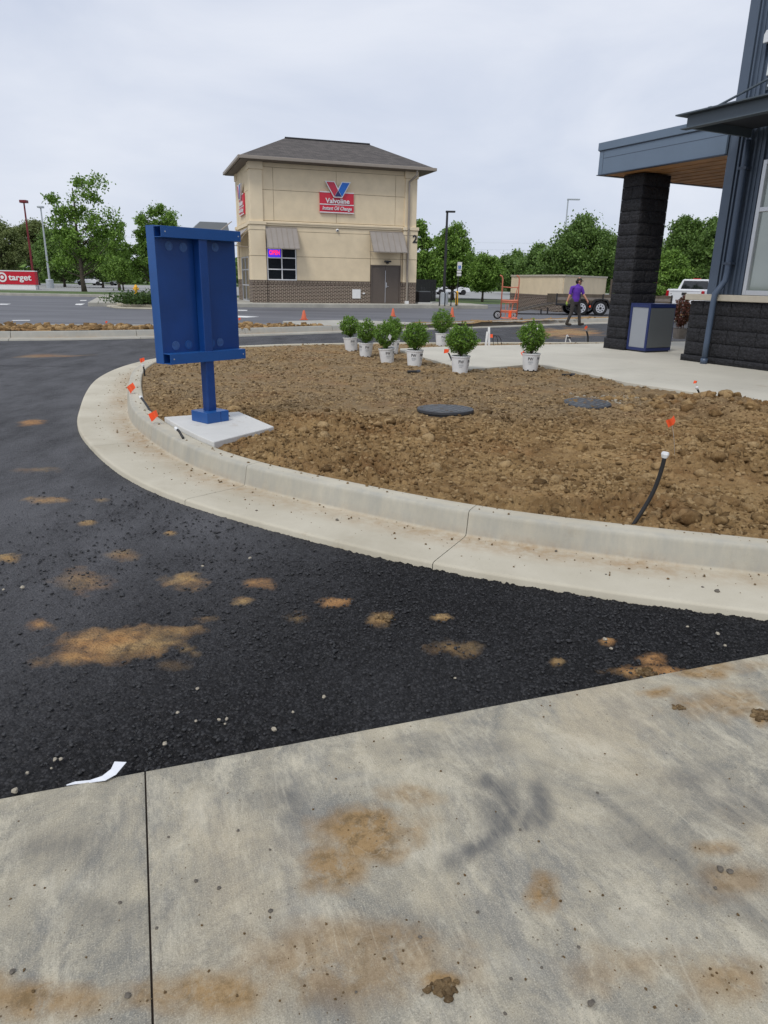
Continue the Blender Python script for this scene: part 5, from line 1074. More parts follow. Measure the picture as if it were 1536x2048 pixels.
zc = zz(535); obj('blue_square', MB().box(.0, .18, -.055, -.0505, zz(538), zz(531)), 'vee_blue', pl); obj('wheelchair_mark', MB().tube([(.08+.045*math.cos(a), -.058, zc-.02+.045*math.sin(a)) for a in np.linspace(2.2, 6.2, 10)], .008, 5).tube([(.08, -.058, zc+.09), (.085, -.058, zc+.02), (.125, -.058, zc+.015), (.14, -.058, zc-.05)], .01, 5).cyl((.08, -.058, zc+.10), (.08, -.06, zc+.10), .018, n=8), 'white_paint', pl)
obj('sign_plate', MB().box(-.07, .22, -.05, -.035, zz(545.5), zz(541)), 'white_paint', hs); obj('sign_plate', MB().box(-.07, .22, -.05, -.035, zz(552), zz(547)), 'white_paint', hs)
def fence_run(px0, px1, Y, zt, label):
    a, b_ = aty(px0, 580, Y), aty(px1, 580, Y+1); t_ = thing('dark_fence', (a[0], a[1], -.1), label, 'fence'); n = 14; d_ = (b_-a)/n
    for i in range(n): obj('board', MB().hexa([(d_[0]*(i+.02), d_[1]*i, 0), (d_[0]*(i+.98), d_[1]*(i+1), 0), (d_[0]*(i+.98), d_[1]*(i+1)+.05, 0), (d_[0]*(i+.02), d_[1]*i+.05, 0), (d_[0]*(i+.02), d_[1]*i, zt), (d_[0]*(i+.98), d_[1]*(i+1), zt), (d_[0]*(i+.98), d_[1]*(i+1)+.05, zt), (d_[0]*(i+.02), d_[1]*i+.05, zt)]), 'fence_dark', t_)
fence_run(826, 872, 62, 1.75, 'dark board fence beyond the corner of the tan building')
# cones
def cone(px, py, label, h=.44, dz=0.):
    z = -.06+dz; p = gp(px, py, z); t_ = thing('traffic_cone', (p[0], p[1], z), label, 'traffic cone', 'orange traffic cones'); obj('base', MB().box(-.14, .14, -.14, .14, 0, .03), 'cone_orange', t_, bevel=.01); obj('body', MB().lathe([(.11, .03), (.10, .05), (.035, h), (.02, h+.005)], 16), 'cone_orange', t_, smooth=True)
cone(608, 640, 'orange cone on the ramp directly in front of the tan building', .34, .16); cone(786, 633, 'orange cone behind the tagged boxwood', .36); cone(904, 634, 'orange cone beyond the farthest boxwood', .44)
# ================================================================== ENCLOSURE, TRAILER, CART, WORKER
A = gp(1113, 624, -.06); Bq = gp(1019, 614, -.06); Cq = gp(1207, 617.5, -.06); ht = topz(1115, 549, A)+.06
en = thing('dumpster_enclosure', (A[0], A[1], -.06), 'tan stucco dumpster enclosure with dark brick base', 'enclosure')
def wallseg(P0, P1, th=.25):
    d_ = (P1-P0)[:2]; ln = np.linalg.norm(d_); d_ /= ln; n_ = np.array([-d_[1], d_[0]]); n_ = n_ if n_[1] > 0 else -n_; o_ = (P0-A)[:2]
    def bx_(z0, z1, ex, back=0.):
        a = o_-n_*ex-d_*ex; b_ = o_+d_*(ln+ex)-n_*ex; return MB().hexa([(*a, z0), (*b_, z0), (*(b_+n_*(th+2*ex)), z0), (*(a+n_*(th+2*ex)), z0), (*a, z1), (*b_, z1), (*(b_+n_*(th+2*ex)), z1), (*(a+n_*(th+2*ex)), z1)])
    obj('brick_base', bx_(0, .72, .02), 'dark_brick', en); obj('soldier_course', bx_(.721, .92, .028), 'soldier_brick', en); obj('stucco_wall', bx_(.921, ht-.1, 0), 'stucco_tan', en); obj('coping', bx_(ht-.099, ht, .05), 'cap_stone', en)
wallseg(Bq, A); wallseg(A+np.array([.3, .06, 0]), Cq)
obj('gate_post', MB().box(Cq[0]-A[0]+.3, Cq[0]-A[0]+.5, Cq[1]-A[1]-.1, Cq[1]-A[1]+.1, 0, ht-.15), 'old_wood', en)
# utility trailer: local x runs from its tail (left) to its nose (right)
wp = gp(1198, 631.5, -.06); tl = thing('utility_trailer', (wp[0], wp[1], -.06), 'weathered wooden utility trailer with its ramp lowered', 'trailer', rz=.05)
k_ = 1/37.
BX0, BX1 = -2.35, 3.9; BYN, BYF = .18, 1.9
obj('deck', MB().box(BX0, BX1, BYN, BYF, .52, .58), 'old_wood', tl); obj('side_rail', MB().box(BX0, BX1, BYN-.05, BYN-.002, .50, .60), 'dark_metal', tl); obj('side_rail', MB().box(BX0, BX1, BYF+.002, BYF+.05, .50, .60), 'dark_metal', tl)
for z in (.62, .77, .92):
    obj('side_board', MB().box(BX0, BX1, BYN-.04, BYN-.01, z, z+.14), 'old_wood' if z != .77 else 'grey_wood', tl); obj('side_board', MB().box(BX0, BX1, BYF+.01, BYF+.04, z, z+.14), 'old_wood', tl); obj('front_board', MB().box(BX1+.005, BX1+.035, BYN, BYF, z, z+.14), 'grey_wood', tl)
for x in np.linspace(BX0+.03, BX1-.05, 6): obj('stake_post', MB().box(x-.03, x+.03, BYN-.085, BYN-.042, .5, 1.1), 'dark_metal', tl)
obj('ramp', MB().hexa([(BX0-2.0, BYN+.1, .12), (BX0-.02, BYN+.1, .48), (BX0-.02, BYF-.1, .48), (BX0-2.0, BYF-.1, .12), (BX0-2.0, BYN+.1, .17), (BX0-.02, BYN+.1, .57), (BX0-.02, BYF-.1, .57), (BX0-2.0, BYF-.1, .17)]), 'old_wood', tl)
for s_ in np.linspace(.05, .95, 9): obj('ramp_cleat', MB().box(BX0-2+1.98*s_-.02, BX0-2+1.98*s_+.02, BYN+.1, BYF-.1, .172+.40*s_, .20+.40*s_), 'dark_metal', tl)
for x in (BX0-.7, BX0-.35): obj('ramp_leg', MB().box(x, x+.06, BYN+.2, BYN+.27, 0, .42+.2*(x-BX0)), 'dark_metal', tl)
def wheel(parent, x, y, r, w_=.2, rim='rim_white'):
    wo = obj('wheel', MB().tube([(x, y-w_/2, r), (x, y-w_/2+.03, r), (x, y+w_/2-.03, r), (x, y+w_/2, r)], [r*.9, r, r, r*.9], 28), 'tire', parent)
    obj('rim', MB().tube([(x, y-w_/2-.004, r), (x, y-w_/2+.02, r)], [r*.62, r*.56], 24), rim, wo)
    for k in range(8):
        a = 6.283*k/8; obj('rim_hole', MB().cyl((x+r*.42*math.cos(a), y-w_/2-.010, r+r*.42*math.sin(a)), (x+r*.42*math.cos(a), y-w_/2-.003, r+r*.42*math.sin(a)), r*.09, n=8), 'dark_metal', wo)
    obj('hub', MB().cyl((x, y-w_/2-.03, r), (x, y-w_/2, r), r*.17, n=12), 'dark_metal', wo)
for x in (0., -1.02): wheel(tl, x, .02, .385)
wheel(tl, 0., 2.08, .385); wheel(tl, -1.02, 2.08, .385)
fr = [(-.50, .42), (-.46, .62), (-.30, .82), (-.1, .86), (.12, .86), (.34, .82), (.48, .62), (.52, .42)]
obj('fender', MB().xprism(fr+[(x*.9, z-.06) for x, z in fr[::-1]], -.12, .14), 'dark_metal', tl); obj('fender', MB().xprism([(x-1.02, z) for x, z in fr]+[(x*.9-1.02, z-.06) for x, z in fr[::-1]], -.12, .14), 'dark_metal', tl)
obj('marker_lamp', MB().box(-.62, -.54, -.14, -.10, .42, .52), 'orange_flag', tl); obj('axle', MB().tube([(0, 0, .385), (0, 2.1, .385)], .04, 8).tube([(-1.02, 0, .385), (-1.02, 2.1, .385)], .04, 8), 'dark_metal', tl)
obj('jack', MB().tube([(BX1+.8, 1.0, 0), (BX1+.8, 1.0, .9)], .04, 8), 'dark_metal', tl); obj('tongue', MB().tube([(BX1, .3, .5), (BX1+1.2, 1.03, .5), (BX1, 1.75, .5)], .05, 6), 'dark_metal', tl)
# shrubs riding in the nose of the trailer
for i, (dx, dy, lb) in enumerate(((3.3, .6, 'pale flowering shrub carried in the nose of the trailer'), (2.9, 1.2, 'brownish shrub carried behind the column in the trailer'))):
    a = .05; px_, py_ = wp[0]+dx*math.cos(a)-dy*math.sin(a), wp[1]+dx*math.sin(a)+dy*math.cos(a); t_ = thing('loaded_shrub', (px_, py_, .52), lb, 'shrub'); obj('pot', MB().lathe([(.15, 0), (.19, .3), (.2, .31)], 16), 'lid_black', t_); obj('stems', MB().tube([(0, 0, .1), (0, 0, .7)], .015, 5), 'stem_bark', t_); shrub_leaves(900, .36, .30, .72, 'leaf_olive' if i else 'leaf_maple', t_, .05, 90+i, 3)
    P = rng.normal(size=(40, 3))*np.array([.2, .2, .16])+np.array([0, -.12, .82]); foliage('blossom', P, .04, 'leaf_red', t_)
# orange tree cart
p = gp(1014, 638, .12); ct = thing('tree_cart', (p[0], p[1], .11), 'tall orange hand cart with two wheels left of the trailer ramp', 'hand cart'); hz_ = topz(1014, 552, p)-.11; dep = (p-CO)@cf; mpx = dep/F
xl, xr = -13.5*mpx, 19*mpx
for x in (xl, xr): obj('upright', MB().tube([(x, 0, .12), (x, 0, hz_-.12), (x-.03, .0, hz_-.02), (x-.12, -.05, hz_+.02)], .026, 8), 'cart_orange', ct, smooth=True)
for z, r0 in ((hz_*.75, .02), (hz_*.44, .04), (hz_*.40, .02), (hz_*.20, .035), (hz_*.17, .02), (.06, .03)): obj('crossbar', MB().tube([(xl, 0, z), ((xl+xr)/2, .05 if r0 > .03 else 0, z-.02), (xr, 0, z)], r0, 8), 'cart_orange', ct)
for f_ in (.3, .5, .7): obj('slat', MB().tube([(xl+(xr-xl)*f_, .03, .08), (xl+(xr-xl)*f_, .03, hz_*.44)], .014, 6), 'cart_orange', ct)
obj('brace', MB().tube([(xr-.05, 0, hz_*.74), (xl+(xr-xl)*.6, .06, .1)], .016, 6), 'cart_orange', ct); obj('toe_plate', MB().box(xl+.05, xr-.02, -.32, .02, .03, .06), 'cart_orange', ct); obj('strap', MB().box((xl+xr)/2-.01, (xl+xr)/2+.1, -.06, -.04, .08, .34), 'orange_flag', ct)
for x in (xl-.12, xr-.14): wheel(ct, x, .05, .17, .1)
# pickup truck seen from behind
TY = 41.; tp = aty(1371, 577, TY); tk = thing('pickup_truck', (tp[0], tp[1], -.06), 'white pickup truck seen from behind beyond the block column', 'pickup truck', rz=-.62)
bodyP = [(-1.0, .55), (-1.0, 1.05), (-.97, 1.36), (-.94, 1.41), (.94, 1.41), (.97, 1.36), (1.0, 1.05), (1.0, .55)]
obj('bed', MB().xprism(bodyP, .04, 2.1), 'truck_white', tk, bevel=.03); obj('tailgate', MB().box(-.84, .84, -.01, .035, .66, 1.39).box(-.80, .80, -.03, -.011, 1.30, 1.36), 'truck_white', tk, bevel=.015)
obj('tailgate_handle', MB().box(-.16, .10, -.035, -.012, 1.10, 1.24), 'dark_metal', tk, bevel=.01); obj('emblem', MB().xprism([(-.17, .98), (-.07, .98), (-.07, 1.01), (.05, 1.01), (.05, .98), (.13, .98), (.11, .92), (.02, .92), (.02, .89), (-.09, .89), (-.09, .92), (-.19, .92)], -.035, -.012), 'pole_grey', tk)
for s_ in (-1, 1): obj('tail_lamp', MB().box(min(s_*.86, s_*1.005), max(s_*.86, s_*1.005), -.03, .12, .92, 1.33), 'lamp_red', tk, bevel=.02)
bm_ = obj('rear_bumper', MB().box(-.98, .98, -.2, .03, .45, .64), 'frame_silver', tk, bevel=.03); obj('number_plate', MB().box(-.16, .16, -.215, -.201, .48, .62), 'white_paint', bm_)
cabP = [(-.98, .6), (-.98, 1.35), (-.74, 1.9), (-.66, 1.95), (.66, 1.95), (.74, 1.9), (.98, 1.35), (.98, .6)]
cb = obj('cab', MB().xprism(cabP, 2.12, 4.0), 'truck_white', tk, bevel=.04); obj('rear_window', MB().xprism([(-.78, 1.42), (-.64, 1.86), (.64, 1.86), (.78, 1.42)], 2.09, 2.119), 'glass_dark', cb); obj('roof_light', MB().box(-.2, .2, 2.2, 2.4, 1.955, 2.0), 'lamp_red', cb)
obj('hood', MB().xprism([(-.98, .55), (-.98, 1.15), (-.85, 1.28), (.85, 1.28), (.98, 1.15), (.98, .55)], 4.01, 5.5), 'truck_white', tk, bevel=.05)
def wheelx(parent, x, y, r, w_=.25):
    s_ = -1 if x < 0 else 1; wo = obj('wheel', MB().tube([(x-w_/2, y, r), (x+w_/2, y, r)], r, 24), 'tire', parent); obj('rim', MB().tube([(x+s_*w_/2, y, r), (x+s_*(w_/2+.01), y, r)], r*.6, 18), 'rim_white', wo)
for y in (1.1, 4.6):
    for x in (-.87, .87): wheelx(tk, x, y, .39)
# small parked cars in the far lot
def small_car(px, py, mt, label, Y, rz):
    a = aty(px, py, Y); t_ = thing('parked_car', (a[0], Y, -.05), label, 'car', 'cars parked far off', rz=rz)
    obj('body', MB().xprism([(-2.2, .3), (-2.25, .7), (-2.0, .85), (-1.2, .92), (1.0, .95), (2.1, .82), (2.25, .6), (2.2, .3)], -.85, .85), mt, t_, bevel=.06); obj('cabin', MB().xprism([(-1.6, .92), (-1.1, 1.42), (.5, 1.45), (1.2, .94)], -.72, .72), 'glass_dark', t_, bevel=.08); obj('roof_panel', MB().box(-1.05, .45, -.66, .66, 1.452, 1.48), mt, t_, bevel=.01)
    for x in (-1.4, 1.4):
        for s_ in (-.8, .8): obj('wheel', MB().tube([(x, s_-.1, .32), (x, s_+.1, .32)], .32, 16), 'tire', t_)
small_car(902, 580, 'truck_white', 'white car parked behind the right bike hoop', 92, .1); small_car(874, 580, 'bin_light', 'pale car parked beyond the dark fence', 96, .1); small_car(182, 572, 'truck_white', 'distant white car seen under the tall open tree', 118, .05); small_car(210, 572, 'bin_light', 'distant silver car right of the tall open tree trunk', 120, .05)
# ================================================================== LEFT STREET FURNITURE
p = gp(68, 577.5, -.1); Yt = 78.5; a = aty(73, 560, Yt); zT = lambda y: aty(40, y, Yt)[2]
ts = thing('store_sign', (a[0], Yt, -.1), 'long red and white roadside sign board with a bullseye', 'monument sign'); wl = 9.0
obj('base', MB().box(-wl, -.1, -.2, .3, 0, zT(569)+.1), 'white_paint', ts); brd = obj('red_board', MB().box(-wl, 0, -.25, .35, zT(569)+.104, zT(543)+.1), 'target_red', ts); obj('top_cap', MB().box(-wl, .02, -.27, .37, zT(543)+.104, zT(541)+.1), 'white_paint', ts)
mpx = (np.array([a[0], Yt, 1.])-CO)@cf/F; v, f = text_geo('target', 1., .02, 0, .022, 45.5*mpx); hs_ = (zT(548)-zT(561.5))/.72
obj('lettering', MB().add([(-53*mpx+q_[0], -.27-q_[2], zT(561)+.13+q_[1]*hs_*.9) for q_ in v], f), 'white_paint', brd)
bc_ = (-65.5*mpx, zT(555)+.1); R0 = 9.2*mpx
def ring(r0, r1, y, mt):
    n = 32; v = [(bc_[0]+r*math.cos(6.283*k/n), yy, bc_[1]+r*math.sin(6.283*k/n)) for yy in (y, y+.02) for r in (r0, r1) for k in range(n)]; f = []
    for k in range(n):
        k2 = (k+1) % n; f += [(k, k2, n+k2, n+k), (2*n+k, 3*n+k, 3*n+k2, 2*n+k2), (n+k, n+k2, 3*n+k2, 3*n+k), (k, 2*n+k, 2*n+k2, k2)]
    obj('bullseye_ring', MB().add(v, f), mt, brd)
ring(R0*.68, R0, -.28, 'white_paint'); ring(.001, R0*.36, -.28, 'white_paint')
def pole(name, bx_, by_, Y, tx, ty, mt, label, head, base='pole_grey'):
    a = aty(bx_, by_, Y); t_ = thing(name, (a[0], Y, -.1), label, 'street lamp'); h = aty(tx, ty, Y)[2]+.1
    obj('footing', MB().lathe([(.42, 0), (.42, 1.0), (.38, 1.05)], 14), base, t_); obj('shaft', MB().tube([(0, 0, 1.0), (0, 0, h)], [.13, .08], 8), mt, t_); obj('lamp_head', MB().box(*head[:4], h+head[4], h+head[5]), mt, t_, bevel=.03)
pole('lamp_pole', 70, 577, 80., 48, 406, 'pole_red', 'dark red lamp pole beside the red store sign', (-.35, .35, -.3, .3, 0, .28))
pole('lamp_pole', 101, 576, 88., 81, 416, 'pole_grey', 'pale grey lamp pole between the store sign and the tall tree', (-.3, .3, -.3, .3, 0, .2))
pole('lamp_pole', 1120, 580, 100., 1134, 400, 'pole_grey', 'grey lamp pole rising behind the large tree on the right', (-.1, 1.5, -.2, .2, 0, .16))
p = gp(272, 583.5, .0); fh = thing('fire_hydrant', (p[0], 64., .05), 'yellow fire hydrant on the grass left of the blue board', 'hydrant'); fh.location.x = aty(272, 580, 64)[0]
obj('barrel', MB().lathe([(.17, 0), (.17, .05), (.12, .07), (.12, .5), (.16, .52), (.16, .56), (.14, .6), (.10, .70), (.03, .76)], 16), 'yellow_paint', fh)
for s_ in (-1, 1): obj('side_nozzle', MB().tube([(s_*.1, 0, .42), (s_*.24, 0, .42)], .075, 10), 'yellow_paint', fh)
obj('front_nozzle', MB().tube([(0, -.1, .40), (0, -.24, .40)], .09, 10), 'yellow_paint', fh)
for k, (y0, y1) in enumerate(((480, 482.5), (494, 495), (507.5, 508))):
    a, b_ = aty(840, y0-1, 150), aty(1250, y1, 150); aa, bb = aty(-100, y0-14+k*2, 150), aty(1700, y1+8, 150)
    pts = [tuple(aa+(bb-aa)*s_+np.array([0, 0, -1.2*4*s_*(1-s_)*.4])) for s_ in np.linspace(0, 1, 14)]
    tag(obj('power_line', MB().tube(pts, .018, 4, False), 'pole_grey'), ('topmost', 'middle', 'lowest')[k]+' thin power line across the sky', 'power line', 'power lines')
# ================================================================== RIGHT BUILDING (block base, blue siding)
B0 = gp(1365, 720, WZ); BRZ = math.atan2(-.89105, .4539)
rb = thing('restaurant_building', (B0[0], B0[1], WZ), 'slate blue ribbed-metal building with black split-face block base', 'building', rz=BRZ)
def bw(x, y): return np.array([B0[0]+.4539*x+.89105*y, B0[1]-.89105*x+.4539*y])
def block_mesh(lx, ly, lz, seed, faces='f', amp=.034):
    """a split-face block: rough on the -y (and +/-x) sides"""
    r_ = np.random.default_rng(seed); nx, nz = max(3, int(lx/.034)), max(3, int(lz/.034)); ny = max(2, int(ly/.034)); V = []; Fq = []
    def sheet(fn, nu, nv, flip):
        b_ = len(V)
        for j in range(nv+1):
            for i in range(nu+1): V.append(fn(i/nu, j/nv, i in (0, nu) or j in (0, nv)))
        for j in range(nv):
            for i in range(nu):
                q_ = [b_+j*(nu+1)+i, b_+j*(nu+1)+i+1, b_+(j+1)*(nu+1)+i+1, b_+(j+1)*(nu+1)+i]; Fq.append(q_[::-1] if flip else q_)
    rn = lambda e: -r_.uniform(.0, .004) if e else r_.uniform(.2, 1)*amp
    sheet(lambda u_, v_, e: (u_*lx, -rn(e), v_*lz), nx, nz, False); sheet(lambda u_, v_, e: (-rn(e), u_*ly, v_*lz), ny, nz, True); sheet(lambda u_, v_, e: (lx+rn(e), u_*ly, v_*lz), ny, nz, False); sheet(lambda u_, v_, e: (u_*lx, ly+rn(e), v_*lz), nx, nz, True)
    sheet(lambda u_, v_, e: (u_*lx, v_*ly, lz), 1, 1, False); sheet(lambda u_, v_, e: (u_*lx, v_*ly, 0), 1, 1, True)
    return npmesh('block', np.array(V), np.array(Fq))
BM = {}
def block(parent, x, y, z, lx, ly, lz, var):
    k = (round(lx, 3), round(ly, 3), round(lz, 3), var)
    if k not in BM: BM[k] = block_mesh(lx, ly, lz, hash(k) % 1000 if False else int(lx*1000+ly*77+lz*31+var*13))
    me = BM[k]; o = bpy.data.objects.new('block', me); col.objects.link(o); o.parent = parent; o.location = (x, y, z)
    if not me.materials: me.materials.append(MATS['split_block'])
    return o
bwall = obj('base_wall', MB().box(.02, 9.4, .04, .3, 0, 1.10), 'block_mortar', rb)
block_h = .248
for i in range(16): block(bwall, -.035+i*.6, -.03, 0, .594, .2, .118, i % 3)
for r_ in range(4):
    x = 0. if r_ % 2 == 0 else -.3
    while x < 9.2:
        x0 = max(x, 0.); block(bwall, x0+.004, 0., .124+r_*block_h, x+.592-x0, .2, block_h-.006, int(x*7+r_) % 4); x += .6
    
obj('sill', MB().box(-.09, 9.5, -.075, .30, 1.125, 1.235), 'cap_stone', rb, bevel=.012)
obj('wall_core', MB().box(.33, 9.3, .135, 7.5, 0, 7.4), 'siding_dark', rb)
obj('corner_trim', MB().box(.28, .47, .055, .20, 1.24, 7.6), 'siding_blue', rb, bevel=.006); obj('end_wall', MB().box(.285, .329, .21, 7.5, .0, 7.5), 'siding_blue', rb)
# ribbed siding panels (a window opening is left between x 1.05 and 2.75)
rprof = [(0, .115), (.02, .115), (.028, .075), (.075, .075), (.083, .115), (.155, .115), (.163, .098), (.185, .098), (.193, .115), (.28, .115), (.288, .075), (.335, .075), (.343, .115), (.42, .115)]
def rib_panel(x0, w_, z0, z1):
    k = w_/.42; n = len(rprof); v = [(x*k, y, z) for z in (0, z1-z0) for x, y in rprof]; f = [(i, i+1, n+i+1, n+i) for i in range(n-1)]
    return obj('siding_panel', MB().add(v, f), 'siding_blue', rb, loc=(x0, 0, z0))
x = .475
while x < 1.02: rib_panel(x, .285, 1.24, 7.4); x += .29
for i in range(4): rib_panel(1.055+i*.425, .42, 3.42, 7.4)
for i in range(15): rib_panel(2.76+i*.425, .42, 1.24, 7.4)
obj('coping', MB().box(.24, 9.4, .0, 7.6, 7.4, 7.6), 'siding_dark', rb)
wdw = obj('window', MB().box(1.06, 2.75, .125, .134, 1.24, 3.41), 'interior_pale', rb)
wf = MB(); wf.box(1.055, 1.125, .02, .12, 1.24, 3.41).box(2.68, 2.75, .02, .12, 1.24, 3.41)
for z0, z1 in ((1.24, 1.32), (2.60, 2.67), (3.34, 3.41)): wf.box(1.126, 2.679, .021, .119, z0, z1)
obj('window_frame', wf, 'frame_silver', wdw, bevel=.004)
obj('pane', MB().box(1.126, 2.679, .07, .078, 1.321, 2.599), 'glass_coated', wdw); obj('pane', MB().box(1.126, 2.679, .07, .078, 2.671, 3.339), 'glass_coated', wdw)
# downspout
dsp = [(.70, .0, 3.76), (.70, .0, 3.5), (.70, .0, 2.2), (.70, .0, 1.62), (.695, -.01, 1.48), (.655, -.09, 1.34), (.63, -.145, 1.24), (.625, -.15, 1.05), (.62, -.15, .4), (.62, -.15, .06)]
dp = obj('downspout', MB().tube(dsp, .052, 14), 'pipe_blue', rb, smooth=True); obj('pipe_shoe', MB().tube([(.62, -.15, .0), (.62, -.15, .10)], .064, 14), 'pipe_blue', dp, smooth=True)
for z in (3.3, 1.75): obj('strap', MB().box(.63, .79, -.06, .09, z, z+.04), 'siding_dark', dp)
# flat steel entrance canopy on this wall
aw = obj('steel_awning', MB().box(.66, 6.5, -1.45, -1.40, 3.80, 3.985).box(.66, .71, -1.399, .05, 3.80, 3.985).box(6.45, 6.5, -1.399, .05, 3.80, 3.985), 'awning_steel', rb)
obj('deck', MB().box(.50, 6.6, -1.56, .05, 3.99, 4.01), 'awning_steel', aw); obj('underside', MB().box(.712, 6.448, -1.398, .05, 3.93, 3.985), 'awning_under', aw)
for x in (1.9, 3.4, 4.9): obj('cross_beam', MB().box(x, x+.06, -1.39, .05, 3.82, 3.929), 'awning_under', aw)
obj('bottom_flange', MB().box(.60, 6.55, -1.52, -1.38, 3.785, 3.799), 'awning_steel', aw)
for x in (.95, 4.6):
    obj('tie_rod', MB().tube([(x, -1.25, 4.05), (x, .04, 4.66)], .019, 8), 'awning_steel', aw); obj('clevis', MB().box(x-.03, x+.03, -1.32, -1.18, 4.011, 4.08), 'awning_steel', aw)
    pt = obj('wall_plate', MB().box(x-.10, x+.10, .04, .07, 4.48, 4.86), 'awning_steel', aw); obj('bolt', MB().cyl((x-.05, .04, 4.80), (x-.05, .02, 4.80), .02, n=8), 'frame_silver', pt); obj('bolt', MB().cyl((x-.05, .04, 4.54), (x-.05, .02, 4.54), .02, n=8), 'frame_silver', pt)
# white channel letter above
ls = thing('wall_letter', tuple(np.r_[bw(.70, .0), WZ+4.78]), 'white raised letter cut off at the upper right edge', 'sign letter', rz=BRZ)
obj('letter_face', MB().xprism([(.0, .40), (.0, .52), (.03, .58), (.62, .58), (.62, .40), (.40, .40), (.40, -.1), (.16, -.1), (.16, .40)], -.02, .05), 'white_plastic', ls, bevel=.008); obj('letter_mount', MB().box(.2, .36, .051, .072, .0, .4), 'siding_dark', ls)
# ---- porch canopy beyond the end wall
cp = thing('porch_canopy', tuple(np.r_[bw(0, 0), WZ]), 'slate blue porch roof with cedar soffit on the black column', 'canopy', rz=BRZ)
CX0, CX1, CY0, CY1 = -2.92, .27, .0, 4.4
obj('fascia', MB().box(CX0, CX1, CY0, CY0+.05, 3.60, 4.05), 'fascia_blue', cp, bevel=.004); obj('fascia', MB().box(CX0, CX0+.05, CY0+.051, CY1, 3.60, 4.05), 'fascia_blue', cp, bevel=.004); obj('fascia', MB().box(CX0+.051, CX1, CY1-.05, CY1, 3.60, 4.05), 'fascia_blue', cp)
obj('fascia_cap', MB().box(CX0-.03, CX1, CY0-.03, CY1+.03, 4.065, 4.215), 'fascia_blue', cp, bevel=.006); obj('drip_edge', MB().box(CX0-.012, CX1, CY0-.012, CY1+.012, 4.051, 4.064), 'siding_dark', cp)
obj('joint_line', MB().box(CX0+.12, CX1, CY0-.003, CY0-.0005, 3.905, 3.912), 'siding_dark', cp); obj('joint_line', MB().box(CX0+.12, CX0+.127, CY0-.003, CY0-.0005, 3.61, 4.05), 'siding_dark', cp)
obj('soffit_trim', MB().box(CX0-.02, CX1, CY0-.02, CY0+.09, 3.585, 3.599).box(CX0-.02, CX0+.09, CY0+.091, CY1, 3.585, 3.599), 'siding_dark', cp)
npk = 32; wpk = (CY1-CY0-.16)/npk
for i in range(npk): obj('plank', MB().box(CX0+.1, CX1-.002, CY0+.1+i*wpk+.006, CY0+.1+(i+1)*wpk-.006, 3.590+.004*(i % 3), 3.612), 'cedar', cp)
obj('deck', MB().box(CX0+.06, CX1, CY0+.06, CY1-.06, 3.615, 3.64), 'fence_dark', cp)
colm = thing('block_column', tuple(np.r_[bw(-2.55, .40), WZ]), 'black split-face block column carrying the porch roof', 'column', rz=BRZ)
def cblk(*a): return block(colm, *a)
CWX, CWY = .57, .77; nc = 15; chh = 3.58/nc
obj('core', MB().box(.06, CWX-.06, .06, CWY-.06, 0, 3.58), 'block_mortar', colm)
for r_ in range(nc):
    z = r_*chh; e = .028 if r_ == 0 else 0; lz = chh-.006
    if r_ % 2: cblk(-e, -e, z, CWX/2-.003, CWY+2*e, lz, r_ % 3); cblk(CWX/2+.003, -e, z, CWX/2-.003+e, CWY+2*e, lz, (r_+1) % 3)
    else: cblk(-e, -e, z, CWX+2*e, CWY/2-.003+e, lz, r_ % 4); cblk(-e, CWY/2+.003, z, CWX+2*e, CWY/2-.003+e, lz, (r_+2) % 4)
# waste bin cabinet against the column
bn = thing('waste_cabinet', tuple(np.r_[bw(-1.93, .42), WZ]), 'navy-framed grey waste cabinet beside the black column', 'waste bin', rz=BRZ)
BWX, BWY, BH = .56, .74, .985; t_ = .055
for x in (0, BWX-t_):
    for y in (0, BWY-t_): obj('corner_post', MB().box(x, x+t_, y, y+t_, .03, BH), 'navy_frame', bn, bevel=.004)
for z0, z1 in ((.03, .09), (BH-.06, BH)):
    obj('frame_bar', MB().box(t_+.001, BWX-t_-.001, .0, t_, z0, z1), 'navy_frame', bn); obj('frame_bar', MB().box(t_+.001, BWX-t_-.001, BWY-t_, BWY, z0, z1), 'navy_frame', bn); obj('frame_bar', MB().box(0, t_, t_+.001, BWY-t_-.001, z0, z1), 'navy_frame', bn); obj('frame_bar', MB().box(BWX-t_, BWX, t_+.001, BWY-t_-.001, z0, z1), 'navy_frame', bn)
obj('door_panel', MB().box(t_+.002, BWX-t_-.002, .012, .04, .092, BH-.062), 'bin_light', bn); obj('side_panel', MB().box(BWX-.02, BWX+.004, .02, BWY-.02, .10, BH-.07), 'grey_and_bin_shade', bn, bevel=.003); obj('side_panel', MB().box(.012, .04, t_+.002, BWY-t_-.002, .092, BH-.062), 'grey_and_bin_shade', bn); obj('back_panel', MB().box(t_+.002, BWX-t_-.002, BWY-.04, BWY-.012, .092, BH-.062), 'grey_and_bin_shade', bn)  # sides darker than the door: canopy shade painted into their colour
obj('top', MB().box(.0, BWX, .0, BWY, BH+.001, BH+.02), 'navy_frame', bn, bevel=.004); obj('foot', MB().box(.02, BWX-.02, .03, BWY-.03, 0, .029), 'dark_metal', bn)
# red shrub in a pot between bin and wall
p = gp(1367, 679, .13); rs = thing('red_shrub', (p[0], p[1]+.3, .13), 'dark red leafy shrub in a grey pot between cabinet and block wall', 'potted shrub'); obj('pot', MB().lathe([(.16, 0), (.2, .28), (.21, .29), (.18, .28)], 18), 'grey_wood', rs); obj('stems', MB().tube([(0, 0, .1), (.02, 0, .6), (0, 0, .95)], .014, 6), 'stem_bark', rs); shrub_leaves(1500, .28, .40, .70, 'leaf_red', rs, .03, 77, 5)
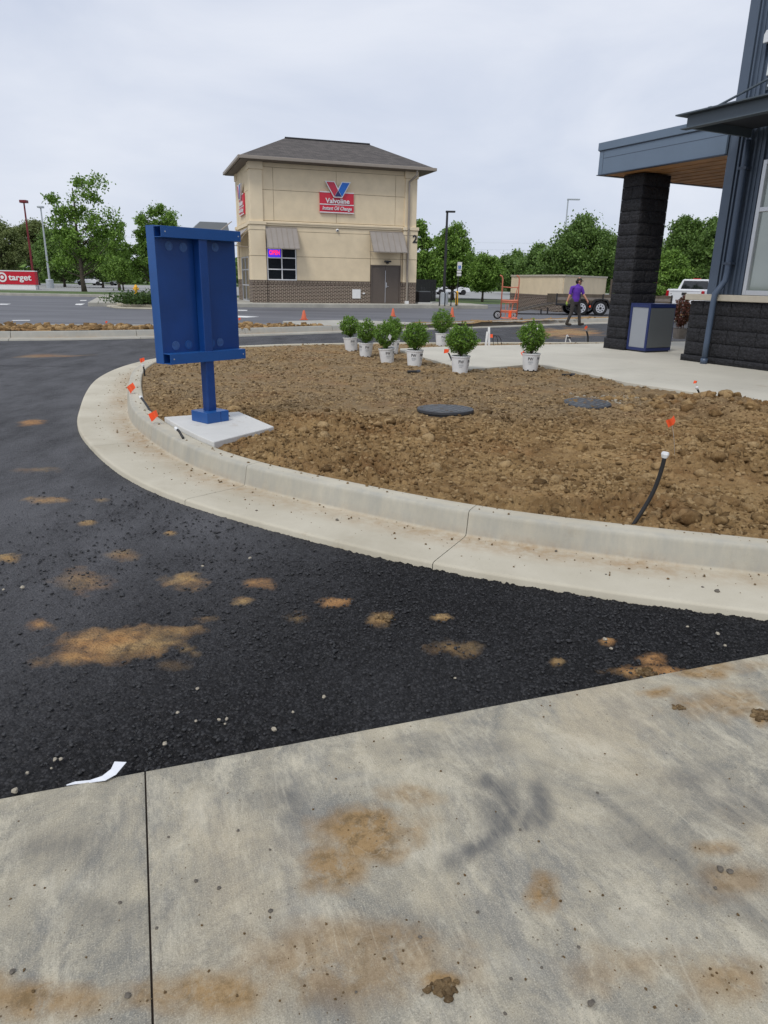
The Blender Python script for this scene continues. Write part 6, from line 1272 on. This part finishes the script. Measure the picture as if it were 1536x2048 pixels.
# ================================================================== WORKER
def worker(px, py):
    p = gp(px, py, -.02); t_ = thing('person', (p[0], p[1], -.008), 'person in purple t-shirt, cap and dark trousers walking past the trailer', 'person', rz=R(0))
    # x right, y away; walking towards the right and away, back mostly to the camera
    J = {}
    S = []                                                   # (points, radii, material)
    pel = (0, 0, .93); ch_ = (.03, .03, 1.32); nk = (.055, .05, 1.50)
    S.append(([(-.0, 0, .86), (0, 0, .97), (.01, .01, 1.10), (.02, .02, 1.24), (.035, .03, 1.38), (.05, .04, 1.46)], [.135, .15, .145, .165, .16, .09], 'shirt'))
    S.append(([(-.13, 0, 1.40), (.03, .03, 1.42), (.18, .05, 1.40)], [.075, .09, .075], 'shirt'))
    S.append(([(-.09, 0, .93), (.09, 0, .93)], [.115, .115], 'pants'))
    S.append(([(.05, .045, 1.44), (.07, .055, 1.53)], [.06, .055], 'skin'))
    S.append(([(.085, .06, 1.55), (.10, .065, 1.63), (.09, .06, 1.71)], [.065, .095, .075], 'skin'))
    S.append(([(.165, .09, 1.615), (.20, .10, 1.60)], [.03, .014], 'skin'))      # nose, face to the right
    S.append(([(.12, .07, 1.555), (.16, .085, 1.545)], [.05, .035], 'hair'))     # beard
    # legs: trailing left, leading right
    S.append(([(-.09, 0, .92), (-.10, -.04, .70), (-.12, -.05, .50), (-.20, -.06, .29), (-.26, -.06, .11)], [.105, .088, .068, .058, .048], 'pants'))
    S.append(([(-.28, -.05, .075), (-.21, -.07, .05), (-.12, -.09, .043)], [.05, .05, .042], 'boot')); S.append(([(-.23, -.06, .20), (-.27, -.055, .08)], [.058, .055], 'boot'))
    S.append(([(.09, .02, .92), (.15, .05, .70), (.20, .07, .50), (.23, .06, .28), (.25, .05, .10)], [.105, .088, .068, .058, .048], 'pants'))
    S.append(([(.24, .05, .052), (.32, .06, .058), (.40, .07, .068)], [.05, .05, .042], 'boot')); S.append(([(.24, .05, .20), (.25, .05, .06)], [.058, .055], 'boot'))
    # arms
    S.append(([(-.18, .0, 1.40), (-.21, -.02, 1.27), (-.225, -.03, 1.18)], [.065, .062, .06], 'shirt')); S.append(([(-.22, -.03, 1.22), (-.25, -.04, 1.10), (-.31, -.03, .92), (-.325, -.03, .87)], [.048, .045, .034, .032], 'skin'))
    S.append(([(.20, .05, 1.40), (.25, .03, 1.29), (.275, .02, 1.20)], [.065, .062, .06], 'shirt')); S.append(([(.27, .02, 1.24), (.31, .0, 1.12), (.41, -.02, .98), (.435, -.02, .94)], [.048, .045, .034, .032], 'skin'))
    for hx, hy, hz2, m_, dx in ((-.33, -.03, .84, 'glove', -.004), (.45, -.02, .91, 'skin', .02)):
        S.append(([(hx, hy, hz2+.04), (hx+dx, hy, hz2-.035)], [.032, .036], m_))
        for k, (o_, ln) in enumerate(((-.028, .065), (-.010, .078), (.009, .075), (.027, .06))): S.append(([(hx+dx, hy+o_, hz2-.03), (hx+dx+.008, hy+o_, hz2-.03-ln*.6), (hx+dx+.022, hy+o_, hz2-.03-ln)], [.0115, .0105, .009], m_))
        S.append(([(hx, hy-.03, hz2+.015), (hx+.02, hy-.052, hz2-.02), (hx+.03, hy-.052, hz2-.05)], [.013, .012, .010], m_))
    mb = MB()
    for pts, rad, m_ in S:
        P = np.array(pts); mb.tube([tuple(a) for a in P], list(rad), 14)
        for e in (0, -1):
            v, f = ICO2; mb.add([tuple(P[e]+rad[e]*.98*np.array(a)) for a in v], f)
    me = bpy.data.meshes.new('b'); me.from_pydata(mb.v, [], mb.f); tmp = bpy.data.objects.new('b', me); col.objects.link(tmp)
    rm = tmp.modifiers.new('r', 'REMESH'); rm.mode = 'VOXEL'; rm.voxel_size = .0085; sm = tmp.modifiers.new('s', 'SMOOTH'); sm.iterations = 3; sm.factor = .5
    dg = bpy.context.evaluated_depsgraph_get(); dg.update(); bm = bpy.data.meshes.new_from_object(tmp.evaluated_get(dg)); bpy.data.objects.remove(tmp)
    mats = ['shirt', 'pants', 'skin', 'boot', 'glove', 'hair']
    bm.materials.clear()
    for m_ in ('purple_shirt', 'dark_pants', 'skin', 'boot', 'glove', 'hair'): bm.materials.append(MATS[m_])
    nF = len(bm.polygons); Cn = np.empty(nF*3); bm.polygons.foreach_get('center', Cn); Cn = Cn.reshape(-1, 3); best = np.full(nF, 1e9); idx = np.zeros(nF, np.int32)
    for pts, rad, m_ in S:
        for i in range(len(pts)-1):
            a, b_ = np.array(pts[i]), np.array(pts[i+1]); ab = b_-a; tt = np.clip(((Cn-a)@ab)/(ab@ab), 0, 1); d_ = np.linalg.norm(Cn-(a+tt[:, None]*ab), axis=1)-(rad[i]+(rad[i+1]-rad[i])*tt); k = d_ < best; best[k] = d_[k]; idx[k] = mats.index(m_)
    top_ = (Cn[:, 2] < 1.02) & (idx == 0) & (Cn[:, 2] < .90); idx[top_] = 1
    bm.polygons.foreach_set('material_index', idx); bm.polygons.foreach_set('use_smooth', np.ones(nF, bool))
    body = bpy.data.objects.new('body', bm); col.objects.link(body); body.parent = t_
    v, f = ICO2; v = np.array(v); hd = np.array([.092, .062, 1.675])
    cap = MB(); cv = [tuple(hd+np.array([a[0]*.112, a[1]*.10, max(a[2], -.15)*.10])) for a in v]; cap.add(cv, f); obj('cap_crown', cap, 'cap_cloth', t_, smooth=True)
    obj('cap_brim', MB().hexa([(.17, .01, 1.665), (.27, .06, 1.64), (.26, .14, 1.64), (.15, .13, 1.665), (.17, .01, 1.678), (.27, .06, 1.652), (.26, .14, 1.652), (.15, .13, 1.678)]), 'cap_cloth', t_, bevel=.005)
    obj('hair', MB().tube([(.02, .05, 1.665), (.02, .05, 1.60), (.035, .052, 1.56)], [.075, .07, .05], 12), 'hair', t_, smooth=True)
    for s_ in ((.075, -.035, 1.62), (.12, .155, 1.62)): obj('ear', MB().tube([(s_[0]-.01, s_[1], s_[2]-.03), (s_[0], s_[1]-.008, s_[2]), (s_[0]-.005, s_[1], s_[2]+.03)], [.012, .018, .012], 8), 'skin', t_, smooth=True)
    obj('sunglasses', MB().tube([(.09, -.035, 1.632), (.175, .0, 1.63), (.195, .06, 1.628)], [.008, .016, .018], 6), 'dark_metal', t_)
    return t_
worker(1146, 652)
